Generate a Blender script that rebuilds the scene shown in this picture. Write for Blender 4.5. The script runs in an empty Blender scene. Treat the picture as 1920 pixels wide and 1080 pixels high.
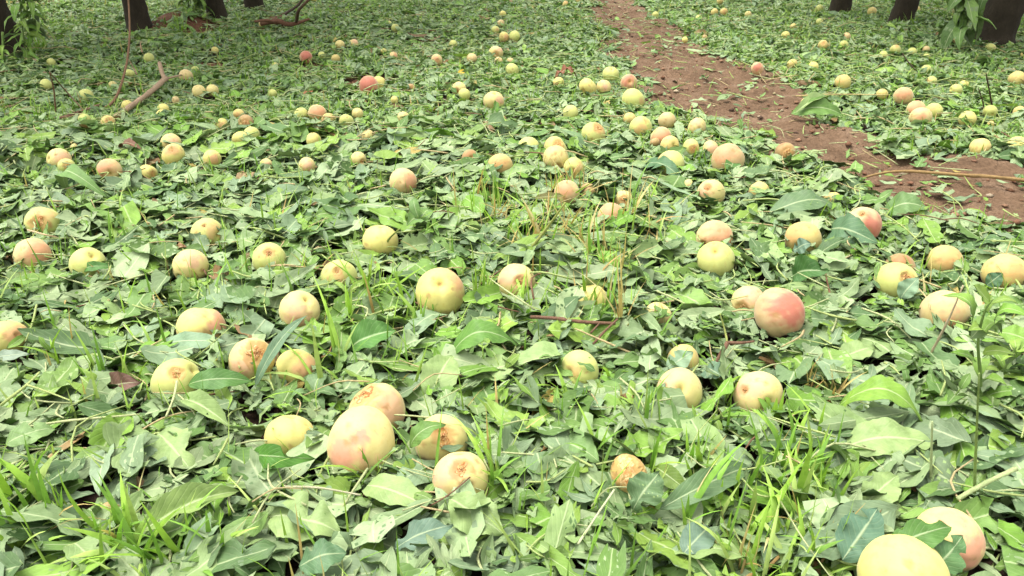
import bpy, math, random
import numpy as np
random.seed(7); rng = np.random.default_rng(11)
S = bpy.context.scene
C = S.collection

# ------------------------------------------------------------------ camera, sky, sun, exposure
CAM_H, FPX = 0.68, 1480.0
TH = math.radians(26.57)
cam_d = bpy.data.cameras.new('camera'); cam = bpy.data.objects.new('camera', cam_d); C.objects.link(cam)
cam_d.sensor_width = 36; cam_d.lens = FPX/1920*36; cam_d.clip_start = 0.02; cam_d.clip_end = 2000
cam.location = (0, 0, CAM_H); cam.rotation_euler = (math.pi/2-TH, 0, 0)
S.camera = cam
SUN_EL, SUN_AZ = math.radians(72), math.radians(285)      # azimuth clockwise from +Y: high, beyond the trunks on the left
w = bpy.data.worlds.new('World'); S.world = w; w.use_nodes = True
nt = w.node_tree; nt.nodes.clear()
sky = nt.nodes.new('ShaderNodeTexSky'); sky.sky_type = 'NISHITA'; sky.sun_disc = False
sky.sun_elevation = SUN_EL; sky.sun_rotation = SUN_AZ; sky.air_density = 1.0; sky.dust_density = 4.0; sky.ozone_density = 1.0
hs = nt.nodes.new('ShaderNodeHueSaturation'); hs.inputs['Saturation'].default_value = 0.10
bg = nt.nodes.new('ShaderNodeBackground'); bg.inputs['Strength'].default_value = 0.15
wo = nt.nodes.new('ShaderNodeOutputWorld')
nt.links.new(sky.outputs[0], hs.inputs['Color']); nt.links.new(hs.outputs[0], bg.inputs[0]); nt.links.new(bg.outputs[0], wo.inputs[0])
sd = bpy.data.lights.new('sun', 'SUN'); sd.energy = 0.9; sd.angle = math.radians(34); sd.color = (1, .95, .86)
so = bpy.data.objects.new('sun', sd); C.objects.link(so)
so.rotation_euler = (math.pi/2-SUN_EL, 0, -SUN_AZ + math.pi)
so.location = (0, -3, 6)
S.view_settings.view_transform = 'Standard'; S.view_settings.look = 'None'
S.view_settings.exposure = 1.52; S.view_settings.gamma = 1
S.cycles.max_bounces = 6; S.cycles.diffuse_bounces = 4; S.cycles.transmission_bounces = 3; S.cycles.glossy_bounces = 2

# ------------------------------------------------------------------ geometry of the picture
FW = np.array((0, math.cos(TH), -math.sin(TH))); UP = np.array((0, math.sin(TH), math.cos(TH))); RT = np.array((1., 0, 0))
EYE = np.array((0, 0, CAM_H))
def ray(u, v): return RT*((u-960)/FPX) + UP*((540-v)/FPX) + FW
def at(u, v, z=0.0):                       # point of the ground (at height z) seen at that place in the photo
    d = ray(u, v); return EYE + d*((z-CAM_H)/d[2])
def aty(u, v, Y):                          # point at distance Y
    d = ray(u, v); return EYE + d*(Y/d[1])
def depth(p): return float(np.dot(np.asarray(p)-EYE, FW))

_k = np.random.default_rng(3).normal(size=(14, 2)); _p = np.random.default_rng(4).uniform(0, 6.28, 14)
def gz(x, y):                              # lie of the land
    x = np.asarray(x, float); y = np.asarray(y, float); z = 0*x
    for i in range(14):
        f = 2.2 + 1.1*i
        kk = _k[i]/np.linalg.norm(_k[i])
        z = z + np.sin(f*(kk[0]*x+kk[1]*y)+_p[i])*0.022/f
    return z*np.clip(1.4-np.hypot(x, y-3)/40, 0, 1)

# ------------------------------------------------------------------ mesh helpers
def mesh_np(name, co, faces, col=None, uv=None, smooth=False):
    co = np.ascontiguousarray(co, np.float32).reshape(-1, 3); faces = np.asarray(faces, np.int32)
    me = bpy.data.meshes.new(name); n, k = faces.shape
    me.vertices.add(len(co)); me.vertices.foreach_set('co', co.ravel())
    me.loops.add(n*k); me.loops.foreach_set('vertex_index', faces.ravel())
    me.polygons.add(n); me.polygons.foreach_set('loop_start', np.arange(0, n*k, k, dtype=np.int32))
    if smooth: me.polygons.foreach_set('use_smooth', np.ones(n, bool))
    if col is not None:
        c = np.ones((len(co), 4), np.float32); c[:, :3] = np.asarray(col).reshape(-1, 3)
        a = me.attributes.new('col', 'FLOAT_COLOR', 'POINT'); a.data.foreach_set('color', c.ravel())
    if uv is not None:
        l = me.uv_layers.new(name='UVMap'); l.data.foreach_set('uv', np.asarray(uv, np.float32).reshape(-1, 2)[faces.ravel()].ravel())
    me.update(calc_edges=True); me.validate()
    return me
def link(name, me, mat, parent=None):
    o = bpy.data.objects.new(name, me); C.objects.link(o); me.materials.append(mat)
    if parent is not None: o.parent = parent
    return o
def tag(o, label=None, cat=None, group=None, kind=None):
    if label: o['label'] = label
    if cat: o['category'] = cat
    if group: o['group'] = group
    if kind: o['kind'] = kind
    return o
def empty(name, loc):
    o = bpy.data.objects.new(name, None); C.objects.link(o); o.location = loc; o.empty_display_size = .02; return o
def grid_faces(nu, nv, wrap=False):
    i = np.arange(nu-1)[:, None]; j = np.arange(nv if wrap else nv-1)[None, :]; j2 = (j+1) % nv
    return np.stack([i*nv+j, (i+1)*nv+j, (i+1)*nv+j2, i*nv+j2], -1).reshape(-1, 4)
def tube(pts, rad, n=8, rough=0.0, seed=0, sub=6):
    """bumpy tapered tube along a smoothed path: verts, quads"""
    P = np.asarray(pts, float); R = np.asarray(rad, float)*np.ones(len(P)); r_ = np.random.default_rng(seed)
    if len(P) > 2 and sub > 1:
        Q = []; RR = []
        E = np.vstack([2*P[0]-P[1], P, 2*P[-1]-P[-2]])
        for i in range(len(P)-1):
            p0, p1, p2, p3 = E[i:i+4]
            for t in np.linspace(0, 1, sub, endpoint=False):
                Q.append(.5*((2*p1)+(p2-p0)*t+(2*p0-5*p1+4*p2-p3)*t*t+(3*p1-p0-3*p2+p3)*t**3)); RR.append(R[i]*(1-t)+R[i+1]*t)
        P = np.array(Q+[P[-1]]); R = np.array(RR+[R[-1]])
    T = np.gradient(P, axis=0); T /= np.linalg.norm(T, axis=1)[:, None]+1e-9
    ref = np.array((0.13, .21, .97)) if abs(T[0][2]) < .8 else np.array((1., .1, 0))
    U = np.cross(T, ref); U /= np.linalg.norm(U, axis=1)[:, None]+1e-9; V = np.cross(T, U)
    a = np.linspace(0, 2*math.pi, n, endpoint=False)
    rr = R[:, None]*(1+rough*r_.normal(size=(len(P), n)))
    co = P[:, None]+U[:, None]*(np.cos(a)[None, :, None]*rr[..., None])+V[:, None]*(np.sin(a)[None, :, None]*rr[..., None])
    co = np.concatenate([co, P[:1, None]+0*co[:1], P[-1:, None]+0*co[-1:]], 0)
    order = np.r_[len(P), 0:len(P), len(P)+1]
    return co[order].reshape(-1, 3), grid_faces(len(P)+2, n, True)
class Bag:                                  # collects pieces of ONE mesh
    def __init__(s): s.v = []; s.f = []; s.c = []; s.n = 0
    def add(s, vf, col=(.5, .5, .5)):
        v, f = vf[0], vf[1]; s.v.append(v); s.f.append(f+s.n); s.n += len(v)
        s.c.append(np.broadcast_to(np.asarray(col, float), (len(v), 3)))
    def mesh(s, name, smooth=True): return mesh_np(name, np.concatenate(s.v), np.concatenate(s.f), np.concatenate(s.c), smooth=smooth)

# ------------------------------------------------------------------ materials
def new_mat(name):
    m = bpy.data.materials.new(name); m.use_nodes = True; n = m.node_tree.nodes; n.clear()
    out = n.new('ShaderNodeOutputMaterial'); p = n.new('ShaderNodeBsdfPrincipled'); m.node_tree.links.new(p.outputs[0], out.inputs[0])
    return m, n, m.node_tree.links, p, out
def noise(n, l, scale, detail=4, rough=.6, coord=None):
    t = n.new('ShaderNodeTexNoise'); t.inputs['Scale'].default_value = scale; t.inputs['Detail'].default_value = detail; t.inputs['Roughness'].default_value = rough
    if coord is not None: l.new(coord, t.inputs['Vector'])
    return t
def math_(n, l, op, a, b=None, clamp=False):
    m = n.new('ShaderNodeMath'); m.operation = op; m.use_clamp = clamp
    for i, x in enumerate((a, b)):
        if x is None: continue
        if isinstance(x, (int, float)): m.inputs[i].default_value = x
        else: l.new(x, m.inputs[i])
    return m.outputs[0]
def mix(n, l, fac, a, b, blend='MIX'):
    m = n.new('ShaderNodeMix'); m.data_type = 'RGBA'; m.blend_type = blend
    for s, x in ((m.inputs[0], fac), (m.inputs[6], a), (m.inputs[7], b)):
        if isinstance(x, (int, float)): s.default_value = x
        elif isinstance(x, tuple): s.default_value = (*x, 1)
        else: l.new(x, s)
    return m.outputs[2]
def ramp(n, l, fac, stops):
    r = n.new('ShaderNodeValToRGB'); e = r.color_ramp.elements
    while len(e) < len(stops): e.new(.5)
    for el, (p, c) in zip(e, stops): el.position = p; el.color = (*c, 1)
    l.new(fac, r.inputs[0]); return r.outputs[0]
def bump(n, l, h, strength, dist, p):
    b = n.new('ShaderNodeBump'); b.inputs['Strength'].default_value = strength; b.inputs['Distance'].default_value = dist
    l.new(h, b.inputs['Height']); l.new(b.outputs[0], p.inputs['Normal'])
def leaf_mat(name, rib=True, transl=.22, rough=.42):
    m, n, l, p, out = new_mat(name)
    a = n.new('ShaderNodeAttribute'); a.attribute_name = 'col'; col = a.outputs['Color']
    g = n.new('ShaderNodeTexCoord')
    nz = noise(n, l, 55, 5, .65, g.outputs['Object'])
    col = mix(n, l, .8, col, ramp(n, l, nz.outputs['Fac'], [(.28, (.62, .66, .56)), (.5, (1, 1, 1)), (.75, (1.26, 1.22, 1.15))]), 'MULTIPLY')
    h = nz.outputs['Fac']
    if rib:
        uv = n.new('ShaderNodeUVMap'); sp = n.new('ShaderNodeSeparateXYZ'); l.new(uv.outputs[0], sp.inputs[0])
        av = math_(n, l, 'ABSOLUTE', math_(n, l, 'SUBTRACT', sp.outputs[1], .5))
        r = math_(n, l, 'SUBTRACT', 1.0, math_(n, l, 'MULTIPLY', av, 22.0), True)
        ph = math_(n, l, 'SUBTRACT', math_(n, l, 'MULTIPLY', sp.outputs[0], 62.0), math_(n, l, 'MULTIPLY', av, 34.0))
        sv = math_(n, l, 'POWER', math_(n, l, 'ADD', math_(n, l, 'MULTIPLY', math_(n, l, 'SINE', ph), .5), .5), 9.0)
        col = mix(n, l, math_(n, l, 'MULTIPLY', sv, .10), col, mix(n, l, .55, col, (.62, .72, .38)))
        col = mix(n, l, math_(n, l, 'MULTIPLY', r, .7), col, mix(n, l, .7, col, (.66, .74, .42)))
        h = math_(n, l, 'ADD', math_(n, l, 'MULTIPLY', h, .6), math_(n, l, 'ADD', math_(n, l, 'MULTIPLY', sv, -.35), math_(n, l, 'MULTIPLY', r, .8)))
    l.new(col, p.inputs['Base Color']); p.inputs['Roughness'].default_value = rough; p.inputs['Specular IOR Level'].default_value = .3
    bump(n, l, h, .5, .0012, p)
    tr = n.new('ShaderNodeBsdfTranslucent'); l.new(mix(n, l, .6, col, mix(n, l, 1.0, col, (1.0, 1.15, .45), 'MULTIPLY')), tr.inputs['Color'])
    ms = n.new('ShaderNodeMixShader'); ms.inputs[0].default_value = transl
    l.new(p.outputs[0], ms.inputs[1]); l.new(tr.outputs[0], ms.inputs[2]); l.new(ms.outputs[0], out.inputs[0])
    return m
def soil_mat(name, a, b, c, sc=1.0, red=None):
    m, n, l, p, out = new_mat(name); g = n.new('ShaderNodeTexCoord')
    n1 = noise(n, l, 7*sc, 8, .7, g.outputs['Object']); n2 = noise(n, l, 90*sc, 6, .7, g.outputs['Object'])
    v = n.new('ShaderNodeTexVoronoi'); v.inputs['Scale'].default_value = 55*sc; l.new(g.outputs['Object'], v.inputs['Vector'])
    col = ramp(n, l, n1.outputs['Fac'], [(.3, a), (.52, b), (.72, c)])
    if red:
        at_ = n.new('ShaderNodeAttribute'); at_.attribute_name = 'bare'
        col = mix(n, l, at_.outputs['Fac'], col, ramp(n, l, n1.outputs['Fac'], [(.3, red[0]), (.52, red[1]), (.72, red[2])]))
    col = mix(n, l, .75, col, ramp(n, l, n2.outputs['Fac'], [(.3, (.5, .48, .46)), (.55, (1, 1, 1)), (.8, (1.5, 1.45, 1.35))]), 'MULTIPLY')
    l.new(col, p.inputs['Base Color']); p.inputs['Roughness'].default_value = .95; p.inputs['Specular IOR Level'].default_value = .15
    bump(n, l, math_(n, l, 'ADD', n2.outputs['Fac'], math_(n, l, 'MULTIPLY', v.outputs['Distance'], .5)), .9, .012, p)
    return m
def skin_mat(name, wound=False):
    m, n, l, p, out = new_mat(name)
    a = n.new('ShaderNodeAttribute'); a.attribute_name = 'col'; g = n.new('ShaderNodeTexCoord')
    n1 = noise(n, l, 260 if wound else 70, 5, .65, g.outputs['Object']); n2 = noise(n, l, 900, 3, .6, g.outputs['Object'])
    if wound:
        col = mix(n, l, 1.0, a.outputs['Color'], ramp(n, l, n1.outputs['Fac'], [(.3, (.45, .3, .18)), (.47, (.95, .85, .7)), (.65, (1.1, 1.1, 1.05))]), 'MULTIPLY')
    else:
        col = mix(n, l, .7, a.outputs['Color'], ramp(n, l, n1.outputs['Fac'], [(.27, (.88, .78, .6)), (.5, (1, 1, 1)), (.75, (1.06, 1.05, 1.05))]), 'MULTIPLY')
        fl = ramp(n, l, noise(n, l, 160, 2, .5, g.outputs['Object']).outputs['Fac'], [(.66, (0, 0, 0)), (.72, (1, 1, 1))])
        col = mix(n, l, math_(n, l, 'MULTIPLY', fl, .3), col, (.45, .26, .1))
    l.new(col, p.inputs['Base Color']); p.inputs['Roughness'].default_value = .5 if wound else .62
    p.inputs['Specular IOR Level'].default_value = .35
    p.inputs['Sheen Weight'].default_value = 0 if wound else .12; p.inputs['Sheen Roughness'].default_value = .4
    bump(n, l, math_(n, l, 'ADD', n1.outputs['Fac'], math_(n, l, 'MULTIPLY', n2.outputs['Fac'], .4)), .6 if wound else .25, .002 if wound else .0008, p)
    return m
def bark_mat(name, a, b, sc=1.0):
    m, n, l, p, out = new_mat(name); g = n.new('ShaderNodeTexCoord')
    mp = n.new('ShaderNodeMapping'); mp.inputs['Scale'].default_value = (1, 1, .35); l.new(g.outputs['Object'], mp.inputs[0])
    n1 = noise(n, l, 40*sc, 8, .7, mp.outputs[0]); n2 = noise(n, l, 9*sc, 4, .6, g.outputs['Object'])
    col = mix(n, l, n2.outputs['Fac'], ramp(n, l, n1.outputs['Fac'], [(.3, tuple(x*.45 for x in a)), (.55, a), (.75, b)]), b)
    at_ = n.new('ShaderNodeAttribute'); at_.attribute_name = 'col'
    l.new(mix(n, l, 1.0, col, at_.outputs['Color'], 'MULTIPLY'), p.inputs['Base Color'])
    p.inputs['Roughness'].default_value = .9; p.inputs['Specular IOR Level'].default_value = .2
    bump(n, l, n1.outputs['Fac'], 1.0, .012/sc, p)
    return m
M_leaf = leaf_mat('leaf', True, .18, .52); M_grass = leaf_mat('grass_blade', False, .3, .5)
M_soil = soil_mat('soil', (.028, .018, .012), (.05, .031, .02), (.085, .05, .03), 1.0, ((.10, .045, .025), (.18, .085, .048), (.26, .13, .075)))
M_path = soil_mat('path_soil', (.115, .070, .040), (.19, .118, .070), (.27, .182, .118))
M_skin = skin_mat('peach_skin'); M_wound = skin_mat('peach_flesh', True)
M_bark = bark_mat('bark', (.020, .016, .010), (.052, .040, .025)); M_twig = bark_mat('twig_bark', (.8, .8, .8), (1, 1, 1), 3.0)
# ------------------------------------------------------------------ ground and path (setting)
def axis(lo, hi, step, far):
    a = np.arange(lo, hi+step/2, step); k = np.geomspace(step, far, 26).cumsum()
    return np.r_[(lo-k)[::-1], a, hi+k]
gx, gy = axis(-5.5, 5.5, .05, 60), axis(.2, 9, .05, 60)
X, Y = np.meshgrid(gx, gy, indexing='ij')
PATH_PX = [(1100, -12), (1128, 30), (1140, 60), (1150, 95), (1165, 130), (1192, 155), (1222, 200), (1275, 216), (1330, 228), (1400, 250), (1490, 290),
           (1560, 322), (1640, 372), (1720, 402), (1800, 412), (1930, 424), (2150, 470), (2150, 345), (1930, 330), (1780, 300), (1690, 282), (1600, 254), (1520, 238), (1478, 210), (1500, 178),
           (1470, 150), (1400, 140), (1325, 105), (1285, 75), (1262, 50), (1205, 20), (1165, -12)]
PATH = np.array([at(u, v)[:2] for u, v in PATH_PX])
def sdist(x, y, poly):                      # signed distance to a polygon, negative inside
    x = np.asarray(x, float); y = np.asarray(y, float); d = np.full(x.shape, 1e9); ins = np.zeros(x.shape, bool)
    for a, b in zip(poly, np.roll(poly, -1, 0)):
        e = b-a; t = np.clip(((x-a[0])*e[0]+(y-a[1])*e[1])/(e@e), 0, 1)
        d = np.minimum(d, np.hypot(x-a[0]-t*e[0], y-a[1]-t*e[1]))
        c = (a[1] > y) != (b[1] > y)
        with np.errstate(divide='ignore', invalid='ignore'):
            ins ^= c & (x < (b[0]-a[0])*(y-a[1])/(b[1]-a[1]+1e-12)+a[0])
    return np.where(ins, -d, d)
def vnoise(x, y, seed, f0=4.0, octv=5, gain=.55):
    r = np.random.default_rng(seed); z = 0*x; amp = 1.0; f = f0
    for o in range(octv):
        for _ in range(4):
            t = r.uniform(0, 6.28); z = z+amp*np.sin(f*r.uniform(.7, 1.4)*(np.cos(t)*x+np.sin(t)*y)+r.uniform(0, 6.28)+1.7*np.sin(f*.37*(np.sin(t)*x-np.cos(t)*y)))/4
        amp *= gain; f *= 2.1
    return z
# soil banks behind the trunks
MOUNDS = [(318, 52, .12, .05), (350, 58, .15, .075), (525, 48, .2, .04), (70, 25, .5, .05)]
SOIL_PX = [(700, 163, 62, 16, .9), (395, 117, 60, 8, .85), (575, 124, 30, 8, .8), (335, 50, 46, 18, .9), (380, 66, 30, 10, .85), (528, 44, 45, 9, .9), (75, 18, 60, 22, .75), (1062, 145, 18, 10, .6), (795, 75, 26, 8, .7), (262, 66, 26, 8, .8)]
def ground_z(x, y):
    z = gz(x, y)+.004*vnoise(np.asarray(x, float), np.asarray(y, float), 5, 9, 3)
    for u, v, r, h in MOUNDS:
        p = at(u, v); z = z+h*np.exp(-((x-p[0])**2+((y-p[1])*.9)**2)/r**2)
    return z
Z = ground_z(X, Y)
Z = Z-.012*np.clip(-sdist(X, Y, PATH)/.1, 0, 1)
me = mesh_np('ground', np.stack([X, Y, Z], -1), grid_faces(len(gx), len(gy)), smooth=True)
bm_ = np.zeros_like(X)
for u, v, ra, rb, k in SOIL_PX:
    p = at(u, v); dx = at(u+ra*1.5, v)[0]-p[0]; dy = at(u, v-rb*1.5)[1]-p[1]; bm_ = np.maximum(bm_, np.clip(1.4-((X-p[0])/dx)**2-((Y-p[1])/dy)**2, 0, 1))
me.attributes.new('bare', 'FLOAT', 'POINT').data.foreach_set('value', bm_.astype(np.float32).ravel())
tag(link('ground', me, M_soil), kind='structure')
def path_z(x, y):
    s = sdist(x, y, PATH)
    return ground_z(x, y)-.012*np.clip(-s/.1, 0, 1)+.008+.007*vnoise(x, y, 8, 14, 4)+.010*np.abs(vnoise(x, y, 9, 45, 3)), s
px_, py_ = np.arange(.2, 6.2, .014), np.arange(1.2, 8.2, .02)
PX, PY = np.meshgrid(px_, py_, indexing='ij'); PZ, PS = path_z(PX, PY)
PS = PS+.05*vnoise(PX, PY, 12, 9, 3)
PZ = PZ-np.clip(PS-.05, 0, 1)*.35
F = grid_faces(len(px_), len(py_)); keep = (PS.ravel()[F] < .1).all(1); F = F[keep]
used = np.unique(F); rm = np.zeros(PX.size, int); rm[used] = np.arange(len(used))
me = mesh_np('path', np.stack([PX, PY, PZ], -1).reshape(-1, 3)[used], rm[F], smooth=True)
tag(link('path', me, M_path), kind='structure')

# ------------------------------------------------------------------ leaves
PALE = np.array([(.245, .34, .15), (.22, .31, .138), (.285, .375, .19), (.205, .295, .158), (.245, .35, .128), (.295, .38, .185)])
MID = np.array([(.125, .225, .052), (.155, .27, .06), (.105, .195, .05), (.175, .29, .065)])
DARK = np.array([(.14, .22, .095), (.10, .18, .06), (.175, .25, .125), (.08, .15, .05)])
BRIGHT = np.array([(.19, .33, .05), (.23, .36, .06), (.16, .31, .04)])
DRY = np.array([(.22, .13, .05), (.30, .20, .085), (.17, .10, .045), (.44, .34, .09), (.25, .15, .07)])
def pick(pal, n): return pal[rng.integers(0, len(pal), n)]*rng.uniform(.8, 1.18, (n, 1))
def leaf_grid(N, L, W, t0, t1, nu, nv, fold, arch, twist, ragged, wave, seed=0):
    """local leaf blades: (N,nu,nv,3), x along the midrib, y across, z up; plus uv"""
    r = np.random.default_rng(seed)
    s = np.linspace(0, 1, nu)[None, :]*np.ones((N, 1)); t = t0[:, None]+(t1-t0)[:, None]*s
    prof = np.sin(math.pi*np.clip(t, 0, 1)**.82)**.85
    v = np.linspace(-1, 1, nv)
    half = (W[:, None]*.5*prof)[:, :, None]*np.ones((1, 1, nv))
    jag = 1+r.uniform(-.07, .03, (N, nu, 2))*(1 if nu > 8 else 2)
    for _ in range(3):                      # bites torn out of the edge
        c_ = r.uniform(.1, .95, (N, 1, 2)); hw = r.uniform(.03, .12, (N, 1, 2)); dp = r.uniform(.25, .85, (N, 1, 2))*(r.random((N, 1, 2)) < ragged[:, None, None]*1.6)
        jag = jag*(1-dp*np.exp(-((s[:, :, None]-c_)/hw)**4))
    half = half*np.where(v < 0, jag[:, :, :1], np.where(v > 0, jag[:, :, 1:], 1))
    y = half*v
    x = (t*L[:, None])[:, :, None]*np.ones((1, 1, nv))
    cut = (t1 < .97)[:, None, None]; x = x+np.where(cut, 1, 0)*np.linspace(0, 1, nu)[None, :, None]**6*r.uniform(-.10, .10, (N, 1, nv))*L[:, None, None]
    z = np.abs(y)*fold[:, None, None]
    # arch: bend along the length about the middle
    sm = (t-(t0+t1)[:, None]/2)[:, :, None]; z = z-arch[:, None, None]*L[:, None, None]*sm**2*2
    a = twist[:, None, None]*sm; y, z = y*np.cos(a), z+y*np.sin(a)
    ph = r.uniform(0, 6.28, (N, 1, 1))
    z = z+wave[:, None, None]*W[:, None, None]*(r.normal(0, .013 if nu < 20 else .006, z.shape)*(nu > 4)+np.sin(t[:, :, None]*19+ph+v*1.3)*np.abs(v)*.10+np.sin(t[:, :, None]*8+ph*2)*.05)
    x = x-((t0+t1)/2*L)[:, None, None]
    uv = np.stack([t[:, :, None]+0*y, (v*.5+.5)[None, None, :]+0*y], -1)
    return np.stack([x, y, z], -1), uv
def leaves_mesh(loc, uv, frame, pos, top, under=None):
    """place (N,nu,nv,3) blades with frames (N,3,3) at pos; two skins when under is given"""
    N, nu, nv = loc.shape[:3]
    co = np.einsum('nabk,nkj->nabj', loc, frame)+pos[:, None, None, :]
    f1 = grid_faces(nu, nv)
    F = (f1[None]+(np.arange(N)*nu*nv)[:, None, None]).reshape(-1, 4)
    col = np.broadcast_to(top[:, None, None, :], co.shape).reshape(-1, 3)
    co_ = co.reshape(-1, 3); uv_ = uv.reshape(-1, 2)
    if under is not None:
        lo = (co-frame[:, None, None, 2, :]*.0006).reshape(-1, 3)
        F = np.concatenate([F, F[:, ::-1]+len(co_)]); co_ = np.concatenate([co_, lo]); uv_ = np.concatenate([uv_, uv_])
        col = np.concatenate([col, np.broadcast_to(under[:, None, None, :], co.shape).reshape(-1, 3)])
    return co_, F, col, uv_
def frames(yaw, pitch, roll):
    cy, sy, cp, sp, cr, sr = np.cos(yaw), np.sin(yaw), np.cos(pitch), np.sin(pitch), np.cos(roll), np.sin(roll)
    ex = np.stack([cy*cp, sy*cp, sp], -1)
    side = np.stack([-sy, cy, 0*cy], -1); up = np.cross(ex, side)
    ey = side*cr[:, None]+up*sr[:, None]; ez = np.cross(ex, ey)
    return np.stack([ex, ey, ez], 1)
N_FULL, N_FRAG, N_FRAG2, N_TOP, N_GRASS, N_STEM = 46000, 54000, 44000, 3400, 30000, 10500
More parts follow.
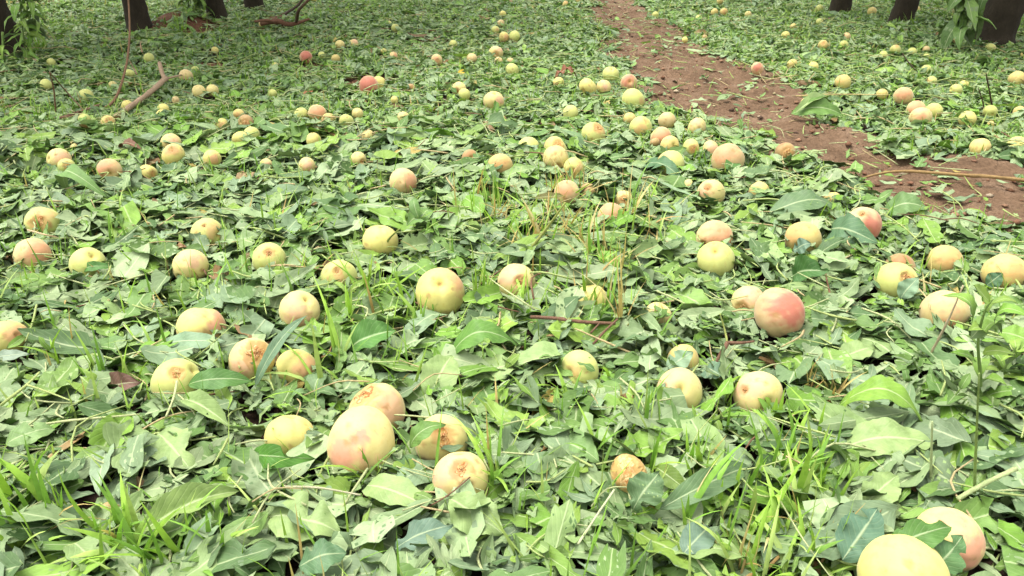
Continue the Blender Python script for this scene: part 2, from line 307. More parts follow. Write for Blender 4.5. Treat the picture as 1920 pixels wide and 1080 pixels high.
# ------------------------------------------------------------------ peaches
# (u, v, apparent width in the photo, skin, options, label); options: b blush (dx, dy, size), c stem hollow facing (dx, dy), d bruised wounds [(dx, dy, size)]
PEACHES = [
 (682,822,128,'C',dict(bc=(.60,.25,.17),b=(.05,.1,.32),b2=(-.6,-.25,.85),c=(-.2,-.95),q=1.12),'large blushed peach with a red spot, in front of a bruised one'),
 (694,800,116,'C',dict(d=[(-.45,.72,.5)],b=(.7,.1,.8)),'peach with a ragged brown top, half hidden by the large blushed peach'),
 (544,817,97,'Y',dict(c=(.2,.96)),'plain pale yellow peach with a glossy green leaf across its foot'),
 (827,825,100,'C',dict(d=[(.12,.2,.42)]),'cream peach split by a brown wound with a green leaf lying over it'),
 (863,896,106,'C',dict(bc=(.62,.34,.22),d=[(.05,.35,.36),(.22,-.3,.2)],b=(-.6,.3,.8)),'upright cream peach with a long brown torn scar, nearest of the centre group'),
 (825,549,97,'Y',dict(c=(.0,.45),q=1.0),'big unblemished pale yellow peach with its stem hollow facing the camera'),
 (472,674,84,'C',dict(d=[(.3,.3,.62)],b=(-.5,-.2,.6)),'peach eaten half away by hail with orange flesh showing'),
 (556,690,78,'Y',dict(b=(.6,-.2,.8),c=(.3,.9)),'tan yellow peach behind a long blue green grass blade'),
 (332,716,92,'L',dict(d=[(.05,.4,.3)]),'lime yellow peach with a brown pit and a pale stem hanging from it'),
 (377,614,92,'Y',dict(bc=(.58,.26,.16),b=(.75,.1,.75),c=(.3,.95)),'yellow peach with a red cheek above a flat grey green leaf'),
 (563,590,78,'C',dict(b=(-.3,-.3,.8),c=(.45,.6),z=.002),'cream orange peach behind two crossed grass blades'),
 (14,637,76,'Y',dict(b=(.6,.0,.8),d=[(.45,.1,.14)]),'yellow orange peach cut by the edge of the picture above a grey leaf'),
 (1087,693,76,'L',dict(c=(-.65,-.2)),'pale lime peach lying between a dark teal leaf and a grass clump'),
 (1274,733,88,'C',dict(c=(.02,.1),b=(-.7,.1,.6),q=1.0),'cream peach with its brown stem hollow facing up like a ring'),
 (1422,740,92,'C',dict(c=(.5,-.25),d=[(-.62,.1,.2)],b=(-.5,.4,.8)),'tan peach with scuffed skin and stem hollow beside a thick grass blade'),
 (1280,680,60,'O',dict(),'yellow orange peach mostly buried under a flat pale leaf'),
 (1234,592,54,'C',dict(c=(.4,.8)),'cream peach behind crossed leaf stalks beside the dry upright stalk'),
 (1108,562,64,'Y',dict(),'yellow peach split in two by an upright leaf'),
 (1403,566,64,'C',dict(d=[(-.3,-.45,.4)],b=(.2,.4,.8)),'bruised cream peach tucked behind the red cheeked peach'),
 (1459,601,93,'R',dict(b=(.35,.3,1.0),c=(.5,-.9),q=1.05,z=.008),'big rosy red peach standing clear of the leaves'),
 (1770,585,86,'S',dict(b=(.3,-.6,.8)),'salmon cream peach with a dry straw leaning across it'),
 (1680,527,78,'L',dict(d=[(.5,.35,.36)]),'lime peach with a brown torn shoulder'),
 (1686,505,56,'B',dict(b=(0,.5,.8)),'brownish peach peeping from behind the torn lime peach'),
 (1884,512,80,'O',dict(b=(.3,.2,.6)),'orange cream peach with a dark leaf in front of its foot'),
 (1771,490,64,'O',dict(b=(.2,.4,.9)),'plain orange cream peach half sunk in leaves'),
 (1506,448,68,'O',dict(c=(-.2,-.5)),'orange cream peach with a teal leaf cutting into its front'),
 (1612,424,84,'R',dict(b=(.6,-.2,.95),d=[(.0,.62,.18)]),'peach cream on one half and pink red on the other'),
 (1558,380,42,'O',dict(),'orange peach under the tip of a dark teal leaf'),
 (1697,386,46,'Y',dict(),'yellow peach almost covered by a broad green leaf at the path edge'),
 (1340,446,70,'S',dict(b=(.3,.2,1.0),d=[(-.6,-.35,.2)]),'orange salmon peach behind a lime yellow one'),
 (1342,488,74,'L',dict(c=(-.1,.55),q=1.0),'lime yellow peach with stem hollow on top, in front of a salmon one'),
 (1423,361,40,'O',dict(d=[(-.2,.3,.15)]),'small orange yellow peach standing alone on dark leaves'),
 (1333,364,54,'C',dict(d=[(-.3,.4,.3)],b=(-.5,.2,.7)),'cream peach with a speckled brown top'),
 (1290,356,22,'C',dict(),'small cream peach poking out beside the brown speckled one'),
 (1365,299,62,'S',dict(b=(-.2,.5,1.0)),'salmon peach fading to yellow with a dark leaf at its foot'),
 (1329,287,36,'C',dict(b=(.3,.2,.8)),'peach coloured fruit pressed against a mouldy lime one'),
 (1301,285,36,'L',dict(d=[(.2,-.1,.4)]),'lime peach with brown rot touching its peach coloured neighbour'),
 (1257,310,54,'L',dict(b=(-.8,.3,.5)),'smooth yellow lime peach sitting on a dark leaf'),
 (1255,279,36,'O',dict(c=(.5,.1)),'small orange peach behind the smooth yellow lime one'),
 (1146,409,54,'S',dict(b=(.0,.4,1.2)),'salmon peach with a thin dark stem crossing it'),
 (1170,378,40,'C',dict(d=[(.0,.1,.5)]),'damaged cream peach right behind the salmon one'),
 (1062,364,52,'S',dict(b=(-.2,.4,.9)),'salmon peach behind dry stalks and a brown leaf'),
 (1102,364,30,'B',dict(),'shrivelled tan peach beside dry brown scraps'),
 (1074,318,42,'L',dict(d=[(-.2,-.3,.4)]),'pale lime peach behind dry straw'),
 (1046,300,50,'C',dict(d=[(.0,.35,.12),(.2,-.5,.2)]),'cream peach with brown spots in front of a torn one'),
 (1042,280,48,'L',dict(d=[(.2,.4,.45)]),'torn lime peach behind the spotted cream one'),
 (991,280,44,'L',dict(),'plain lime peach next to the torn pair'),
 (938,312,48,'O',dict(b=(-.1,.3,1.0)),'orange salmon peach with a straw standing before it'),
 (882,304,34,'B',dict(b=(0,.3,1.0),c=(.1,.1)),'small brown orange peach with a dark eye'),
 (756,343,54,'S',dict(b=(.6,.1,.8),q=.82),'oblong salmon pink peach lying on its side'),
 (713,451,70,'Y',dict(c=(.1,.97)),'cream yellow peach with a green stalk leaning over it'),
 (636,519,68,'L',dict(d=[(-.1,.42,.24)]),'pale lime peach with a tan star shaped bruise'),
 (506,486,66,'L',dict(d=[(.0,.45,.3)]),'lime yellow peach with a brown bruise on top'),
 (968,530,74,'C',dict(d=[(.2,.1,.3)],b=(-.3,.4,.7)),'cream peach with a scar behind upright weed stems'),
 (672,307,32,'C',dict(d=[(.5,-.2,.3)]),'small cream peach with one brown end under a yellow scrap'),
 (577,320,34,'C',dict(b=(.2,0,.8)),'small orange cream peach half sunk among broad leaves'),
 (501,319,24,'C',dict(b=(0,0,.7)),'little cream peach above a dark gap in the leaves'),
 (389,440,60,'L',dict(c=(.7,-.2),d=[(-.1,.55,.16)]),'dented pale lime peach with its seam facing the camera'),
 (357,499,66,'C',dict(b=(.2,.3,.5),d=[(-.75,-.5,.16)]),'cream orange peach with a pink spot behind a pale leaf'),
 (165,495,66,'L',dict(c=(.35,.5)),'smooth pale yellow green peach with a dark leaf at its foot'),
 (62,478,68,'S',dict(b=(.4,.1,1.1)),'salmon orange peach with a leaf covering its lower corner'),
 (82,419,66,'L',dict(d=[(-.3,.1,.5)],b=(.0,.7,.6)),'yellow green peach with a large brown bruise and a pale straw below'),
 (116,303,44,'C',dict(b=(.5,.2,.8)),'cream peach blushed at one side behind a shredded one'),
 (125,318,30,'L',dict(d=[(.1,.1,.5)]),'shredded lime peach in front of a cream one, at the dark upright leaf'),
 (206,323,46,'S',dict(c=(.0,-.25),b=(-.5,.3,1.0)),'pink salmon peach with its hollow facing front'),
 (279,332,36,'Y',dict(d=[(.5,-.1,.36)]),'yellow peach with a brown pit above a round blue green leaf'),
 (325,293,46,'Y',dict(d=[(-.05,.55,.32)]),'yellow peach with a brown top, front of a pair'),
 (321,269,38,'C',dict(b=(.3,0,.8)),'cream peach touching the back of a brown topped yellow one'),
 (399,305,34,'Y',dict(),'yellow peach showing only its upper half beside a brown scrap'),
 (142,285,16,'C',dict(),'tiny cream peach behind the shredded lime one'),
 (281,118,20,'L',dict(),'round yellow green peach near the stub of the thick branch'),
 (98,127,16,'L',dict(),'dim yellow green peach in shade near the leafy trunk'),
 (88,166,23,'L',dict(),'lime peach lying by the thin upright twigs'),
 (245,144,18,'L',dict(),'pale green peach behind the curved vine'),
 (163,187,28,'L',dict(),'lime yellow peach above the long brown creeper'),
 (214,170,16,'C',dict(),'pale peach peeping from behind the curved vine'),
 (239,201,22,'Y',dict(),'pale yellow peach half hidden by the thick branch'),
 (160,231,23,'L',dict(),'lime peach just below the brown creeper'),
 (204,235,28,'O',dict(d=[(.2,.2,.5)]),'orange damaged peach at the lower end of the thick branch'),
 (350,150,26,'S',dict(),'pinkish peach beyond the forked end of the thick branch'),
 (367,137,15,'L',dict(),'tiny yellow green peach behind the pinkish one'),
 (375,177,26,'C',dict(),'cream peach of a pair, next to the thick branch'),
 (397,177,23,'C',dict(),'cream peach of a pair, on the side away from the branch'),
 (307,208,22,'Y',dict(),'yellow peach, upper one of two in line below the branch'),
 (306,223,23,'Y',dict(),'yellow peach, lower one of two in line below the branch'),
 (330,191,15,'S',dict(),'small pinkish peach on a reddish scrap below the branch'),
 (419,242,28,'Y',dict(),'pale yellow peach beside a tight cluster of four'),
 (449,222,22,'O',dict(),'orange cream peach at the back of a tight cluster'),
 (462,236,31,'B',dict(d=[(0,.1,.5)],b=(0,0,.4)),'pitted brown and cream peach in the middle of a tight cluster'),
 (473,259,32,'L',dict(),'pale lime yellow peach at the front of a tight cluster'),
 (452,267,32,'Y',dict(),'pale yellow peach lowest in a tight cluster'),
 (1,271,16,'Y',dict(),'yellow peach sliver cut by the picture edge'),
 (405,106,14,'Y',dict(),'little pale peach at the end of a bare soil strip'),
 (493,51,14,'O',dict(),'dull yellow peach below the far dark trunk'),
 (574,110,25,'R',dict(b=(0,.3,1.2)),'small red peach at the edge of a bare soil patch'),
 (638,92,18,'C',dict(),'cream peach, first of two in line above the red one'),
 (664,89,18,'C',dict(),'cream peach, second of two in line above the red one'),
 (604,108,15,'L',dict(),'pale green peach beside the small red one'),
 (630,115,17,'O',dict(),'orange yellow peach near the small red one'),
 (720,100,13,'Y',dict(),'tiny pale peach far behind the red patch'),
 (738,111,17,'S',dict(),'salmon peach standing behind the bare soil patch'),
 (693,164,38,'R',dict(b=(-.2,.2,1.4)),'deep red peach lying on bare brown soil'),
 (709,163,28,'Y',dict(b=(-.6,0,.7)),'yellow peach pressed against the deep red one'),
 (819,121,23,'S',dict(d=[(.2,0,.3)]),'salmon cream peach with a brown mark among far leaves'),
 (885,116,20,'S',dict(),'salmon peach above the yellow fallen leaf'),
 (939,52,16,'S',dict(),'pinkish peach at the top of a far cluster'),
 (929,64,16,'L',dict(),'pale peach in a far cluster below the pinkish one'),
 (945,75,20,'Y',dict(),'yellow peach in a far cluster, touching a lime one'),
 (965,74,22,'L',dict(),'lime peach in a far cluster, on the path side'),
 (930,102,28,'C',dict(d=[(0,-.1,.35)]),'cream peach with a brown eye below the far cluster'),
 (935,120,17,'S',dict(),'salmon peach just under the brown eyed one'),
 (957,120,15,'S',dict(),'small dark salmon peach next to another under the brown eyed one'),
 (960,137,27,'L',dict(),'lime peach at the dark gap below the far cluster'),
 (850,87,16,'L',dict(),'bright green little peach far back in leaves'),
 (742,66,16,'L',dict(),'pale green far peach in shaded leaves'),
 (730,51,12,'L',dict(),'tiny green far peach behind the pale green one'),
 (861,173,27,'C',dict(d=[(-.4,-.3,.5)]),'cream peach shredded at one end'),
 (871,185,23,'L',dict(),'pale lime peach under the shredded cream one'),
 (771,173,18,'B',dict(d=[(0,0,.6)]),'brown shredded peach standing in grass'),
 (926,191,40,'C',dict(b=(.6,.1,.5)),'cream peach with a pointed leaf growing in front of it'),
 (566,221,28,'L',dict(),'lime yellow peach touching a salmon one'),
 (596,218,36,'S',dict(b=(0,.3,1.0)),'salmon peach in the middle of a row of four'),
 (617,231,27,'O',dict(),'yellow orange peach in front of the salmon one of the row'),
 (650,233,29,'L',dict(),'pale lime peach at the end of the row'),
 (671,221,22,'C',dict(),'cream peach behind the pale lime end of the row'),
 (512,182,17,'L',dict(),'lime peach alone among short leaves'),
 (740,195,15,'Y',dict(),'small yellow peach deep in the leaves'),
 (757,228,23,'C',dict(),'pale cream peach seen in slivers behind a weed stem'),
 (589,270,31,'Y',dict(),'yellow peach half buried below the row of four'),
 (691,262,25,'C',dict(),'cream peach half hidden by leaves below the row of four'),
 (517,130,13,'Y',dict(),'tiny yellow peach in front of the bare soil strip'),
 (943,36,13,'Y',dict(),'pale yellow peach farthest in the middle row'),
 (1060,13,14,'O',dict(),'orange peach near the far end of the path'),
 (1085,4,13,'O',dict(),'orange peach at the very end of the path'),
 (1229,28,13,'L',dict(),'green peach at the far side of the path'),
 (1349,8,12,'O',dict(),'farthest yellow orange peach beyond the path'),
 (1339,27,15,'O',dict(),'orange peach of a far pair beyond the path'),
 (1357,26,15,'O',dict(),'orange peach of a far pair, on the trunk side'),
 (1310,36,14,'Y',dict(),'yellow peach in front of the far orange pair'),
 (1402,32,13,'C',dict(),'cream peach far back under the trees'),
 (1321,72,12,'B',dict(),'brown little peach in leaves across the path'),
 (1284,78,12,'Y',dict(),'yellow little peach right at the far path edge'),
 (1419,135,24,'R',dict(b=(0,.3,.9)),'pink red peach on the leaf bank across the path'),
 (1145,144,33,'L',dict(c=(.1,.85)),'lime yellow peach with stem up at the path edge'),
 (1179,160,33,'R',dict(c=(.1,.2),b=(-.2,.3,.9)),'pink peach with its hollow showing at the path edge'),
 (1102,168,36,'Y',dict(d=[(-.5,-.4,.25)]),'yellow peach touching a cream one by the path'),
 (1132,169,29,'C',dict(b=(.3,0,.6)),'cream peach touching a yellow one by the path'),
 (1187,190,44,'L',dict(b=(.8,0,.3)),'large lime yellow peach at the bend of the path'),
 (1047,161,21,'Y',dict(),'yellow peach below a brown dead leaf'),
 (1070,217,30,'L',dict(),'lime peach behind pale straw tips'),
 (1112,254,48,'L',dict(d=[(.4,.6,.4)],b=(.5,.6,.8)),'lime peach with a red brown damaged crown'),
 (1201,239,44,'L',dict(),'lime peach beside a salmon one, near the path'),
 (1180,229,25,'O',dict(),'orange peach hidden behind a lime one'),
 (1250,233,34,'S',dict(),'salmon peach at the rear of a pair by the path'),
 (1238,259,42,'S',dict(b=(0,0,1.3)),'salmon orange peach at the front of a pair by the path'),
 (1306,241,38,'C',dict(d=[(.3,0,.12)]),'cream peach next to a green leaf beside the path'),
 (1536,19,15,'L',dict(),'pale green peach beside the first dark trunk across the path'),
 (1634,26,17,'O',dict(),'yellow orange peach between two dark trunks'),
 (1717,22,15,'O',dict(),'yellow orange peach beyond the leaning dark trunk'),
 (1536,45,14,'L',dict(),'lime peach under the first dark trunk across the path'),
 (1487,54,13,'O',dict(),'yellow brown peach in leaves across the path'),
 (1472,71,16,'Y',dict(),'yellow peach in leaves across the path'),
 (1542,90,19,'O',dict(d=[(0,.4,.4)]),'yellow peach with a brown top across the path'),
 (1581,90,17,'L',dict(),'lime peach under a salmon brown one'),
 (1586,75,16,'S',dict(),'salmon brown peach directly above a lime one'),
 (1677,101,20,'L',dict(b=(0,.8,.7)),'lime peach with an orange top below the leaning trunk'),
 (1709,103,17,'L',dict(),'lime peach beside a thin dark twig'),
 (1655,109,16,'L',dict(),'pale green peach beside the orange topped one'),
 (1735,99,14,'S',dict(),'salmon peach beneath the hanging leafy shoot'),
 (1736,112,14,'L',dict(),'lime peach just under a salmon one near the shoot'),
 (1790,82,14,'S',dict(),'pinkish brown peach behind the hanging leaves'),
 (1855,97,19,'L',dict(),'green peach at the foot of the big leaning trunk'),
 (1735,137,19,'L',dict(),'pale lime peach under a dark leaf across the path'),
 (1484,127,21,'O',dict(),'orange yellow peach on the edge of the leaf bank'),
 (1524,132,19,'Y',dict(),'yellow peach half buried in the leaf bank'),
 (1579,160,30,'O',dict(b=(-.2,.5,.6)),'orange yellow peach lying on a flat leaf across the path'),
 (1905,153,30,'O',dict(),'yellow orange peach by the picture edge across the path'),
 (1651,190,21,'O',dict(),'small orange peach beside a pink blushed one'),
 (1692,187,35,'S',dict(b=(-.1,.4,1.0)),'salmon pink peach above a group of three'),
 (1716,213,34,'S',dict(b=(0,.3,1.2)),'pinkish peach at the back of a group of three'),
 (1725,223,42,'S',dict(b=(0,0,.4)),'orange salmon peach at the front of a group of three'),
 (1749,215,31,'L',dict(b=(-.3,.4,.6)),'yellow lime peach of a group of three'),
 (1805,167,19,'Y',dict(),'small yellow peach beside brown twigs across the path'),
 (1790,177,23,'L',dict(),'yellow lime peach mostly covered by a leaf across the path'),
 (1745,160,21,'L',dict(),'lime peach mostly covered by a bright leaf'),
 (1510,204,24,'O',dict(),'orange peach under big curled leaves on the path'),
 (1541,208,24,'B',dict(b=(0,.3,.7)),'orange brown peach under a rolled leaf on the path'),
 (1812,230,32,'Y',dict(),'yellow peach in front of thin dark weed stems'),
 (1854,217,25,'L',dict(),'lime yellow peach at the foot of thin dark weed stems'),
 (1909,218,23,'O',dict(),'orange yellow peach cut near the picture edge'),
 (1855,241,13,'O',dict(),'tiny orange peach between green leaves across the path'),
 (1837,279,38,'O',dict(),'orange yellow peach on the bank above the yellow stick'),
 (1907,275,38,'Y',dict(d=[(-.2,.3,.15)]),'cream yellow peach on the bank at the picture edge'),
 (1472,287,38,'B',dict(d=[(.2,.1,.6)]),'rotten brown orange peach at the edge of the path'),
 (1227,277,20,'B',dict(),'brown rotten scrap of a peach beside the orange one'),
 (1628,624,24,'B',dict(d=[(0,.2,.6)]),'small rotten peach remnant among flat leaves'),
 (1178,903,78,'O',dict(d=[(-.15,.35,1.05)],q=.85,z=.006,flesh=1),'ragged orange chunk of peach flesh with a leaf over it'),
 (1778,1010,122,'C',dict(bc=(.60,.25,.17),b=(.7,-.15,.75),b2=(-.1,.7,.5)),'large peach with pink cheek behind a jagged leaf'),
 (1694,1082,164,'Y',dict(c=(.2,-.85),b=(-.3,.3,.3)),'largest yellow peach cut by the bottom of the picture'),
 (207,962,40,'B',dict(b=(0,.3,.4)),'rotting yellow brown peach remnant under grass blades'),
]
SKIN = {'Y': (.63, .555, .165), 'L': (.53, .545, .16), 'C': (.64, .535, .20), 'O': (.59, .47, .155), 'S': (.62, .475, .205), 'R': (.58, .41, .20), 'B': (.40, .27, .11)}
BLUSH = {'Y': (.58, .31, .15), 'L': (.54, .35, .14), 'C': (.62, .36, .215), 'O': (.55, .32, .12), 'S': (.57, .27, .14), 'R': (.46, .12, .085), 'B': (.32, .16, .06)}
def smooth(x, a, b): t = np.clip((x-a)/(b-a), 0, 1); return t*t*(3-2*t)
class Fruit:
    def __init__(s, R, a, b, c3, q, dents, seed):
        s.R = R; s.A = np.stack([a, b, c3]); s.q = q; s.dents = dents; s.r = np.random.default_rng(seed)
        s.k = s.r.normal(size=(10, 3)); s.ph = s.r.uniform(0, 6.28, 10)
    def nz(s, d, f):
        z = 0
        for i in range(10): z = z+np.sin(f*(1+.25*i)*(d@s.k[i])+s.ph[i])
        return z/5
    def rad(s, d):                          # radius in direction d (unit vectors, world axes)
        l = d@s.A.T; ct = np.clip(l[:, 2], -1, 1); th = np.arccos(ct); ph = np.arctan2(l[:, 1], l[:, 0]); st = np.sin(th)
        r = 1/np.sqrt((l[:, 0]/1.0)**2+(l[:, 1]/.96)**2+(l[:, 2]/s.q)**2)
        r = r-.17*np.exp(-(th/.27)**2)-.05*np.exp(-(th/.75)**2)
        r = r-.042*np.exp(-(ph*st/.12)**2)*np.clip(1.25-th/2.6, 0, 1)+.03*np.exp(-((math.pi-th)/.25)**2)
        r = r+.017*s.nz(d, 2.0)+.004*s.nz(d, 5)
        for dv, sz in s.dents:
            g = np.arccos(np.clip(d@dv, -1, 1)); e = sz*(1+.22*s.nz(d, 7))
            r = r-.11*smooth(1.12-g/e, 0, .55)
        return s.R*r, th
def fruit_dirs(n, m, A):
    th = np.linspace(0, math.pi, n); th = th-.10*np.sin(2*th); ph = np.linspace(0, 2*math.pi, m, endpoint=False)
    T, Pp = np.meshgrid(th, ph, indexing='ij')
    l = np.stack([np.sin(T)*np.cos(Pp), np.sin(T)*np.sin(Pp), np.cos(T)], -1).reshape(-1, 3)
    return l@A
fruit_pos = []
def view_dir(p, dx, dy):
    f = EYE-p; f /= np.linalg.norm(f); r = np.cross((0, 0, 1.), f); r /= np.linalg.norm(r); u = np.cross(f, r)
    z = math.sqrt(max(0, 1-dx*dx-dy*dy)); v = r*dx+u*dy+f*z; return v/np.linalg.norm(v)
spots = []
for i, (u, v, wpx, pal, o, lab) in enumerate(PEACHES):
    D = .07
    for _ in range(4):
        g0 = at(u, v, .03); g = float(ground_z(g0[0], g0[1]))
        p = at(u, v, g+D*.5-.006); D = wpx*depth(p)/FPX
    spots.append([p, D/2])
order = sorted(range(len(spots)), key=lambda i: spots[i][0][1])
for _ in range(30):                         # neighbours may touch but not share space: the rear one yields
    for a_ in range(len(order)):
        for b_ in range(a_+1, len(order)):
            P, Q = spots[order[a_]], spots[order[b_]]; d = Q[0]-P[0]; L = np.linalg.norm(d); m = (P[1]+Q[1])*.97
            if L < m:
                e = d[:2]/(np.linalg.norm(d[:2])+1e-6); Q[0][:2] += e*(m-L)*.75; P[0][:2] -= e*(m-L)*.25
for i, (u, v, wpx, pal, o, lab) in enumerate(PEACHES):
    p, R = spots[i]; R = min(R, .047); rs = np.random.default_rng(500+i)
    p[2] = float(ground_z(p[0], p[1]))+R+o.get('z', -.007 if wpx > 60 else -.004 if wpx > 36 else .004 if wpx > 24 else .008)
    c = view_dir(p, *o['c']) if 'c' in o else (lambda t: t/np.linalg.norm(t))(rs.normal(size=3)+np.array((0, 1.3, .1)))
    ref = view_dir(p, .05, -.75) if 'c' in o else rs.normal(size=3)
    a = ref-c*(ref@c); a /= np.linalg.norm(a); A3 = np.cross(c, a)
    dents = [(view_dir(p, x, y), s) for x, y, s in o.get('d', [])]
    fr = Fruit(R, a, A3, c, o.get('q', rs.uniform(.84, 1.04)), dents, 900+i)
    n, m = (44, 56) if wpx > 55 else (26, 34) if wpx > 25 else (16, 20)
    d = fruit_dirs(n, m, fr.A); r, th = fr.rad(d)
    base = np.array(SKIN[pal])*(.95, .95, 1.0)*rs.uniform(.93, 1.05); col = np.tile(base, (len(d), 1))
    greener = smooth(fr.nz(d, 1.6), .0, 1.0)[:, None]*.3; col = col*(1-greener)+col*np.array((.84, .96, .72))*greener
    bl = [o[k] for k in ('b', 'b2') if k in o]
    if not bl and rs.random() < .25: bl = [(rs.uniform(-.7, .7), rs.uniform(-.3, .8), rs.uniform(.4, .8))]
    for x, y, s in bl:
        g = np.arccos(np.clip(d@view_dir(p, x, y), -1, 1))
        k = (smooth(s*.95+.32*fr.nz(d, 3.2)+.16*fr.nz(d, 10)-g, -.3*s, .5*s)*.85)[:, None]; col = col*(1-k)+np.array(o.get('bc', BLUSH[pal]))*k
    k = (np.exp(-(th/.15)**2)*.9)[:, None]; col = col*(1-k)+np.array((.30, .15, .04))*k
    k = (np.exp(-(th/.42)**2)*.25)[:, None]; col = col*(1-k)+np.array((.6, .55, .1))*k
    for _ in range(rs.integers(1, 7)):      # small scuffs
        dv = view_dir(p, rs.uniform(-.8, .8), rs.uniform(-.5, .9)); g = np.arccos(np.clip(d@dv, -1, 1)); s = rs.uniform(.04, .14)
        k = (smooth(s*(1+.5*fr.nz(d, 12))-g, -.03, .05)*.7)[:, None]; col = col*(1-k)+np.array((.38, .22, .08))*k; r = r-R*.02*k[:, 0]
    for dv, sz in dents:
        g = np.arccos(np.clip(d@dv, -1, 1)); k = (smooth(sz*(1.25+.3*fr.nz(d, 8))-g, -.06, .08)*.75)[:, None]; col = col*(1-k)+np.array((.40, .22, .07))*k
    f = grid_faces(n, m, True)
    ob = link('peach', mesh_np('peach', d*r[:, None], f, col, smooth=True), M_skin); ob.location = p
    tag(ob, lab, 'peach', 'peaches knocked down by hail')
    for (dv, sz), j in zip(dents, range(9)):   # torn flesh: a lumpy patch of its own in the bruise
        if wpx < 24 or sz < .15: continue
        t1 = np.cross(dv, (.3, .2, .9)); t1 /= np.linalg.norm(t1); t2 = np.cross(dv, t1)
        nr, na = (10, 26) if wpx > 55 else (6, 16)
        an = np.linspace(0, 6.2832, na, endpoint=False); rr = np.linspace(.0, 1, nr)
        ph0 = rs.uniform(0, 6.28); edge = sz*(1+rs.uniform(0, .45)*np.cos(2*(an-ph0)))*(.72+.16*np.sin(an*2+rs.uniform(0, 6))+.13*np.sin(an*5+rs.uniform(0, 6))+rs.normal(0, .07, na))
        G = rr[:, None]*edge[None]; dd = (np.cos(G)[..., None]*dv+np.sin(G)[..., None]*(np.cos(an)[None, :, None]*t1+np.sin(an)[None, :, None]*t2)).reshape(-1, 3)
        r0, _ = fr.rad(dd); lump = fr.nz(dd, 16)*.5+rs.normal(0, .6, len(dd)); rim = np.repeat(rr, na)
        r1 = r0+R*(.014+.034*lump*(1-rim**4)-.03*(rim > .99))
        tt = smooth(lump+.5*(rim-.5)+.5*fr.nz(dd, 6)+rs.uniform(-.6, .5)+rs.choice([0, 1.4])*(rim < .35), -1.1, 1.1)[:, None]
        wc = np.array((.62, .37, .13))*(1-tt)+np.array((.34, .14, .035))*tt
        if 'flesh' in o: wc = np.array((.80, .56, .30))*(1-tt*.8)+np.array((.62, .27, .08))*tt*.8
        cr = (rs.random(len(dd)) < .22)[:, None]; wc = np.where(cr, np.array((.66, .52, .28)), wc)
        link('torn_flesh', mesh_np('torn_flesh', dd*r1[:, None], grid_faces(nr, na, True)[:, ::-1], wc, smooth=False), M_wound, ob)
    fruit_pos.append((p[0], p[1], p[2], R, wpx))
FPOS = np.array(fruit_pos)
# ------------------------------------------------------------------ the carpet of fallen leaves
CELL = .012; HX0, HX1, HY0, HY1 = -5.2, 5.2, .35, 8.4
nx, ny = int((HX1-HX0)/CELL), int((HY1-HY0)/CELL)
hx = HX0+(np.arange(nx)+.5)*CELL; hy = HY0+(np.arange(ny)+.5)*CELL
HXg, HYg = np.meshgrid(hx, hy, indexing='ij')
H = ground_z(HXg, HYg)+.008*(1+vnoise(HXg, HYg, 77, 7, 3)); G0 = H.copy(); BLK = np.zeros_like(H); BLW = np.zeros_like(H)
for x, y, z, R, wpx in FPOS:                # fruit stand in the carpet
    i0, i1 = int((x-R-HX0)/CELL), int((x+R-HX0)/CELL)+2; j0, j1 = int((y-R-HY0)/CELL), int((y+R-HY0)/CELL)+2
    i0, j0 = max(i0, 0), max(j0, 0)
    q = (HXg[i0:i1, j0:j1]-x)**2+(HYg[i0:i1, j0:j1]-y)**2
    top = np.where(q < R*R, z+np.sqrt(np.maximum(R*R-q, 0)), -9); H[i0:i1, j0:j1] = np.maximum(H[i0:i1, j0:j1], np.where(q < (.9*R)**2, np.minimum(top, G0[i0:i1, j0:j1]+.026), -9))
    BLK[i0:i1, j0:j1] = np.maximum(BLK[i0:i1, j0:j1], np.where(q < (.74*R)**2, 1, 0))
    BLW[i0:i1, j0:j1] = np.maximum(BLW[i0:i1, j0:j1], np.where(q < R*R, 1, 0))
bare = np.clip(-(sdist(HXg, HYg, PATH)+.07*vnoise(HXg, HYg, 12, 9, 3)+.05*vnoise(HXg, HYg, 13, 30, 3)-.04)/.05, 0, 1)*(.972+.026*np.clip(vnoise(HXg, HYg, 66, 5, 3), -1, 1))
bare = np.maximum(bare, np.clip((vnoise(HXg, HYg, 91, 24, 3)-.6)/.2, 0, 1)*.9)   # hollows between the leaves
for u, v, a, b, k in SOIL_PX+[(1015, 455, 40, 12, .6), (1390, 690, 22, 10, .8), (1525, 676, 26, 14, .7), (1900, 640, 26, 40, .7), (600, 755, 22, 12, .7)]:
    p = at(u, v); dx = at(u+a, v)[0]-p[0]; dy = at(u, v-b)[1]-p[1]
    q = ((HXg-p[0])/dx)**2+((HYg-p[1])/dy)**2+.35*vnoise(HXg, HYg, 21, 12, 3)
    bare = np.maximum(bare, np.clip((1.1-q)/.3, 0, 1)*k)
def cell(x, y): return np.clip(((x-HX0)/CELL).astype(int), 0, nx-1), np.clip(((y-HY0)/CELL).astype(int), 0, ny-1)
def in_frame(x, y, pad):
    z = (np.stack([x, y, 0*x], -1)-EYE)@FW      # a good margin beside the view is covered too
    return (np.abs(x) < np.maximum(z, .05)*960/FPX+.15+.6*np.clip(3.4-y, 0, 1)) & (y > .38)
